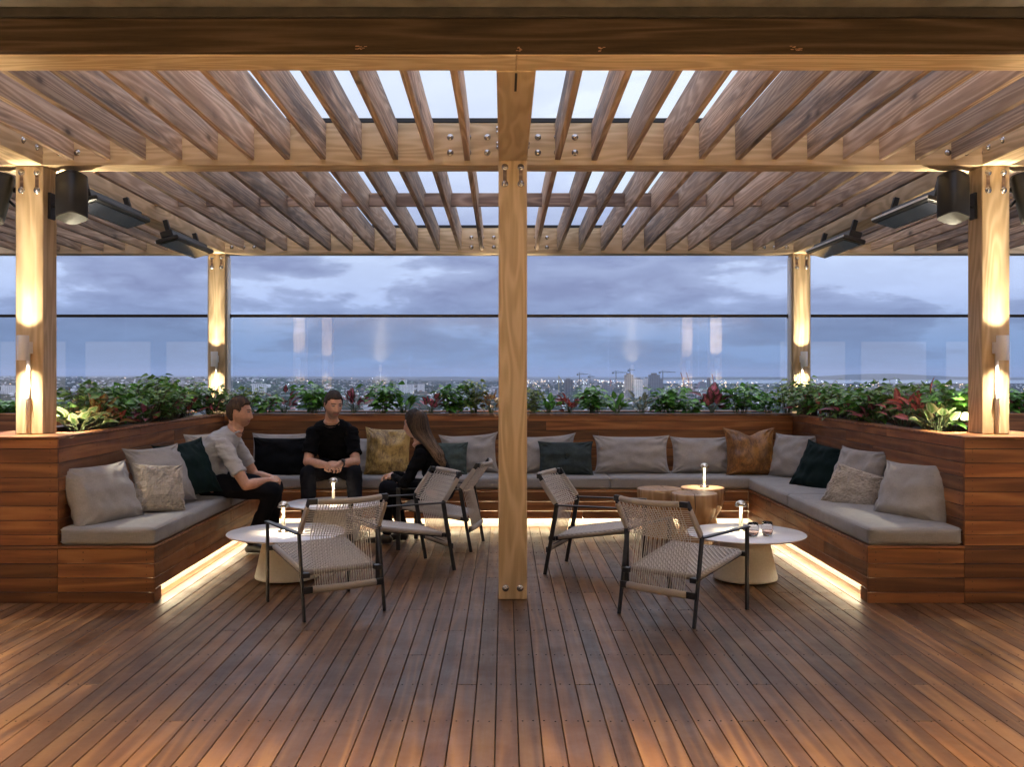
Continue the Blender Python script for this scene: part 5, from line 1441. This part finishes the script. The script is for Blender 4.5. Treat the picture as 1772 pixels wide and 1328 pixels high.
# man in the grey T-shirt on the left bench, seen in right profile, facing +X
S = dict(root=(-2.40, 7.85, .49), left=(-.12, 1, 0), head=((-2.195, 7.86, 1.165), 2, (3, 0), 1.03), neck=(-2.215, 7.86, 1.035), collar=(-2.240, 7.86, 1.005), skin=(.60, .335, .225), beard=.42,
    spine=[((-2.430, 7.85, .555), .155, .128), ((-2.445, 7.85, .65), .162, .145), ((-2.430, 7.855, .75), .170, .145), ((-2.380, 7.86, .85), .184, .138), ((-2.325, 7.86, .925), .190, .120), ((-2.270, 7.86, .980), .150, .092), ((-2.238, 7.86, 1.012), .080, .070)],
    shR=(-2.275, 7.675, .905), elR=(-2.075, 7.62, .590), wrR=(-1.930, 7.745, .615), handR=((.95, .55, .03), (.1, -.55, .8), -1, dict(curl=(62, 75, 45), thumb=(30, 25))),
    shL=(-2.29, 8.045, .905), elL=(-2.13, 8.10, .62), wrL=(-1.95, 7.94, .615), handL=((.95, -.5, -.05), (.1, .6, .8), 1, dict(curl=(60, 70, 45), thumb=(30, 25))),
    hiR=(-2.37, 7.75, .575), knR=(-1.885, 7.74, .535), anR=(-2.09, 7.86, .095), hiL=(-2.37, 7.95, .575), knL=(-1.94, 8.02, .535), anL=(-1.99, 8.12, .095), pel=(-2.43, 7.85, .585),
    ftR=((-2.14, 7.865, 0), (-1.88, 7.83, 0)), ftL=((-2.04, 8.13, 0), (-1.78, 8.10, 0)), top=(M_tee, 'grey_tshirt'), hair=('short', M_hair1, .015), limb=1.0, slv=.70)
p1, HM1, of1 = person('man in a grey T-shirt and dark jeans seated on the left bench, in profile', S)
ck = MB(); ck.tube([Vector((-2.232, 7.86, 1.018))+of1+Vector((math.cos(a)*.062+.008, math.sin(a)*.064, math.cos(a)*-.030+.006)) for a in [2*math.pi*i/30 for i in range(31)]], .0022, 5, caps=False); ck.build('necklace_cord', plain('brown_cord', (.12, .04, .02), .7), p1)
# man in the black T-shirt on the back bench, facing the viewer
S = dict(root=(-1.62, 9.25, .49), left=(1, 0, 0), head=((-1.590, 8.83, 1.195), -58, (10, 0), 1.06), neck=(-1.625, 8.93, 1.065), collar=(-1.623, 8.915, 1.035), skin=(.60, .34, .23), beard=.62, nk=1.1,
    spine=[((-1.63, 9.33, .555), .165, .120), ((-1.63, 9.29, .65), .170, .128), ((-1.63, 9.22, .76), .182, .130), ((-1.63, 9.12, .87), .208, .128), ((-1.63, 9.03, .945), .212, .112), ((-1.628, 8.97, .995), .165, .088), ((-1.626, 8.94, 1.028), .085, .070)],
    shR=(-1.805, 9.00, .925), elR=(-1.835, 8.86, .665), wrR=(-1.625, 8.68, .652), handR=((.80, -.52, -.02), (-.35, -.45, .8), -1, dict(curl=(38, 55, 40), thumb=(25, 20), s_=1.08)),
    shL=(-1.451, 9.00, .925), elL=(-1.385, 8.86, .665), wrL=(-1.50, 8.665, .665), handL=((-.80, -.50, -.05), (.35, -.45, .8), 1, dict(curl=(38, 55, 40), thumb=(25, 20), s_=1.08)),
    hiR=(-1.73, 9.22, .575), knR=(-1.805, 8.75, .565), anR=(-1.815, 8.80, .095), hiL=(-1.53, 9.22, .575), knL=(-1.385, 8.75, .565), anL=(-1.375, 8.80, .095), pel=(-1.63, 9.31, .585),
    ftR=((-1.812, 8.86, 0), (-1.84, 8.60, 0)), ftL=((-1.378, 8.86, 0), (-1.345, 8.60, 0)), top=(M_teeb, 'black_tshirt'), hair=('short', M_hair2, .013), limb=1.04, leg=1.05, slv=.74)
p2, HM2, of2 = person('man in a black T-shirt with clasped hands seated on the back bench, facing the viewer', S)
wl, el_ = Vector((-1.50, 8.665, .665)), Vector((-1.385, 8.86, .665)); wc = wl.lerp(el_, .10)+of2; wd = (el_-wl).normalized()
wa = wd.orthogonal().normalized(); wb = wd.cross(wa)
wt = MB(); wt.tube([wc+wa*math.cos(a)*.034+wb*math.sin(a)*.034 for a in [2*math.pi*i/20 for i in range(21)]], .011, 6, caps=False, flat=.5)
face_d = Vector((.35, -.55, .75)); face_d = (face_d-wd*face_d.dot(wd)).normalized()
wt.tube([wc+face_d*.030, wc+face_d*.044], .020, 14); wt.build('wrist_watch', M_black, p2)
# woman in black in the rope chair, facing left and slightly away
S = dict(root=(-.52, 8.20, .36), left=(-.17, -.985, 0), female=1, head=((-.768, 8.17, 1.050), 164, (6, 0), .96), neck=(-.735, 8.185, .925), skin=(.56, .34, .25), nk=.82,
    spine=[((-.53, 8.20, .455), .168, .130), ((-.545, 8.20, .54), .155, .122), ((-.575, 8.195, .63), .150, .118), ((-.615, 8.19, .73), .160, .114), ((-.660, 8.19, .80), .172, .102), ((-.700, 8.19, .855), .135, .078), ((-.720, 8.187, .895), .065, .056)],
    shL=(-.705, 8.030, .790), elL=(-.835, 7.975, .560), wrL=(-.955, 8.17, .600), handL=((-.85, .5, -.1), (-.2, -.3, .9), 1, dict(curl=(30, 40, 25), s_=.88)),
    shR=(-.735, 8.345, .790), elR=(-.84, 8.40, .575), wrR=(-.97, 8.25, .61), handR=((-.85, -.45, -.1), (-.2, .3, .9), -1, dict(curl=(30, 40, 25), s_=.88)),
    hiL=(-.60, 8.09, .475), knL=(-1.005, 8.06, .520), anL=(-1.02, 8.28, .095), hiR=(-.61, 8.30, .475), knR=(-1.0, 8.30, .520), anR=(-.90, 8.44, .095), pel=(-.54, 8.20, .475),
    ftL=((-.98, 8.27, 0), (-1.21, 8.33, 0)), ftR=((-.86, 8.43, 0), (-1.09, 8.49, 0)), top=(M_knit, 'black_sweater'), hair=('long', M_hair3, .016), limb=.86, leg=1.0, long=True)
p3, HM3, of3 = person('woman in black with long hair seated in a rope chair, turned away', S)
hm = MB(); fwd3 = (HM3.to_3x3() @ Vector((1, 0, 0))); side3 = (HM3.to_3x3() @ Vector((0, 1, 0)))
def hp(x, y, z_): return HM3 @ Vector((x, y, z_))
rings(hm, [(hp(-.030, 0, .085), .050, .055), (hp(-.030, 0, .04), .078, .074), (hp(-.036, 0, -.03), .084, .074), (hp(-.062, 0, -.095), .088, .064), (hp(-.120, .01, -.16), .090, .046), (hp(-.160, .015, -.23), .088, .040), (hp(-.195, .02, -.29), .070, .034), (hp(-.215, .02, -.335), .042, .020)], side3, 28, 2.2)
hl = hm.build('hair_length', M_hair3, p3)
st = MB()
RG = [((-.020, 0, .118), .022, .030), ((-.030, 0, .088), .064, .072), ((-.030, 0, .04), .084, .082), ((-.036, 0, -.03), .089, .080), ((-.062, 0, -.095), .093, .070), ((-.120, .01, -.16), .094, .052), ((-.160, .015, -.23), .092, .046), ((-.195, .02, -.29), .076, .040), ((-.215, .02, -.345), .050, .026), ((-.222, .02, -.385), .03, .012)]
def rg(q):
    q = max(0, min(.9999, q))*(len(RG)-1); i = int(q); f = q-i
    a, b = RG[i], RG[i+1]
    return Vector(a[0]).lerp(Vector(b[0]), f), a[1]+(b[1]-a[1])*f, a[2]+(b[2]-a[2])*f
for k in range(620):
    a0 = rng.uniform(-2.25, 2.25) if rng.random() < .8 else rng.uniform(-1.2, 1.2)     # 0 = back of the head
    ph_ = rng.uniform(0, 6.28); amp = rng.uniform(.05, .15); end = rng.uniform(.80, 1.0); lift = rng.uniform(.96, 1.10); pts = []
    for i in range(15):
        q = i/14*end; c_, w_, d_ = rg(q)
        aa = a0*(1 if q > .3 else (.55+.45*q/.3))*(1-.25*max(0, q-.35))+amp*math.sin(q*15+ph_)*max(0, q-.2)
        if q < .45 and abs(a0) > 1.9: aa *= .97
        pts.append(hp(c_.x-math.cos(aa)*d_*lift+.022*math.sin(q*24+ph_*.35)*max(0, q-.4), c_.y+math.sin(aa)*w_*lift, c_.z))
    st.tube(pts, [.0030]*11+[.0026, .002, .0014, .0005], 4, caps=False)
st.build('hair_strands', M_hair3, p3)
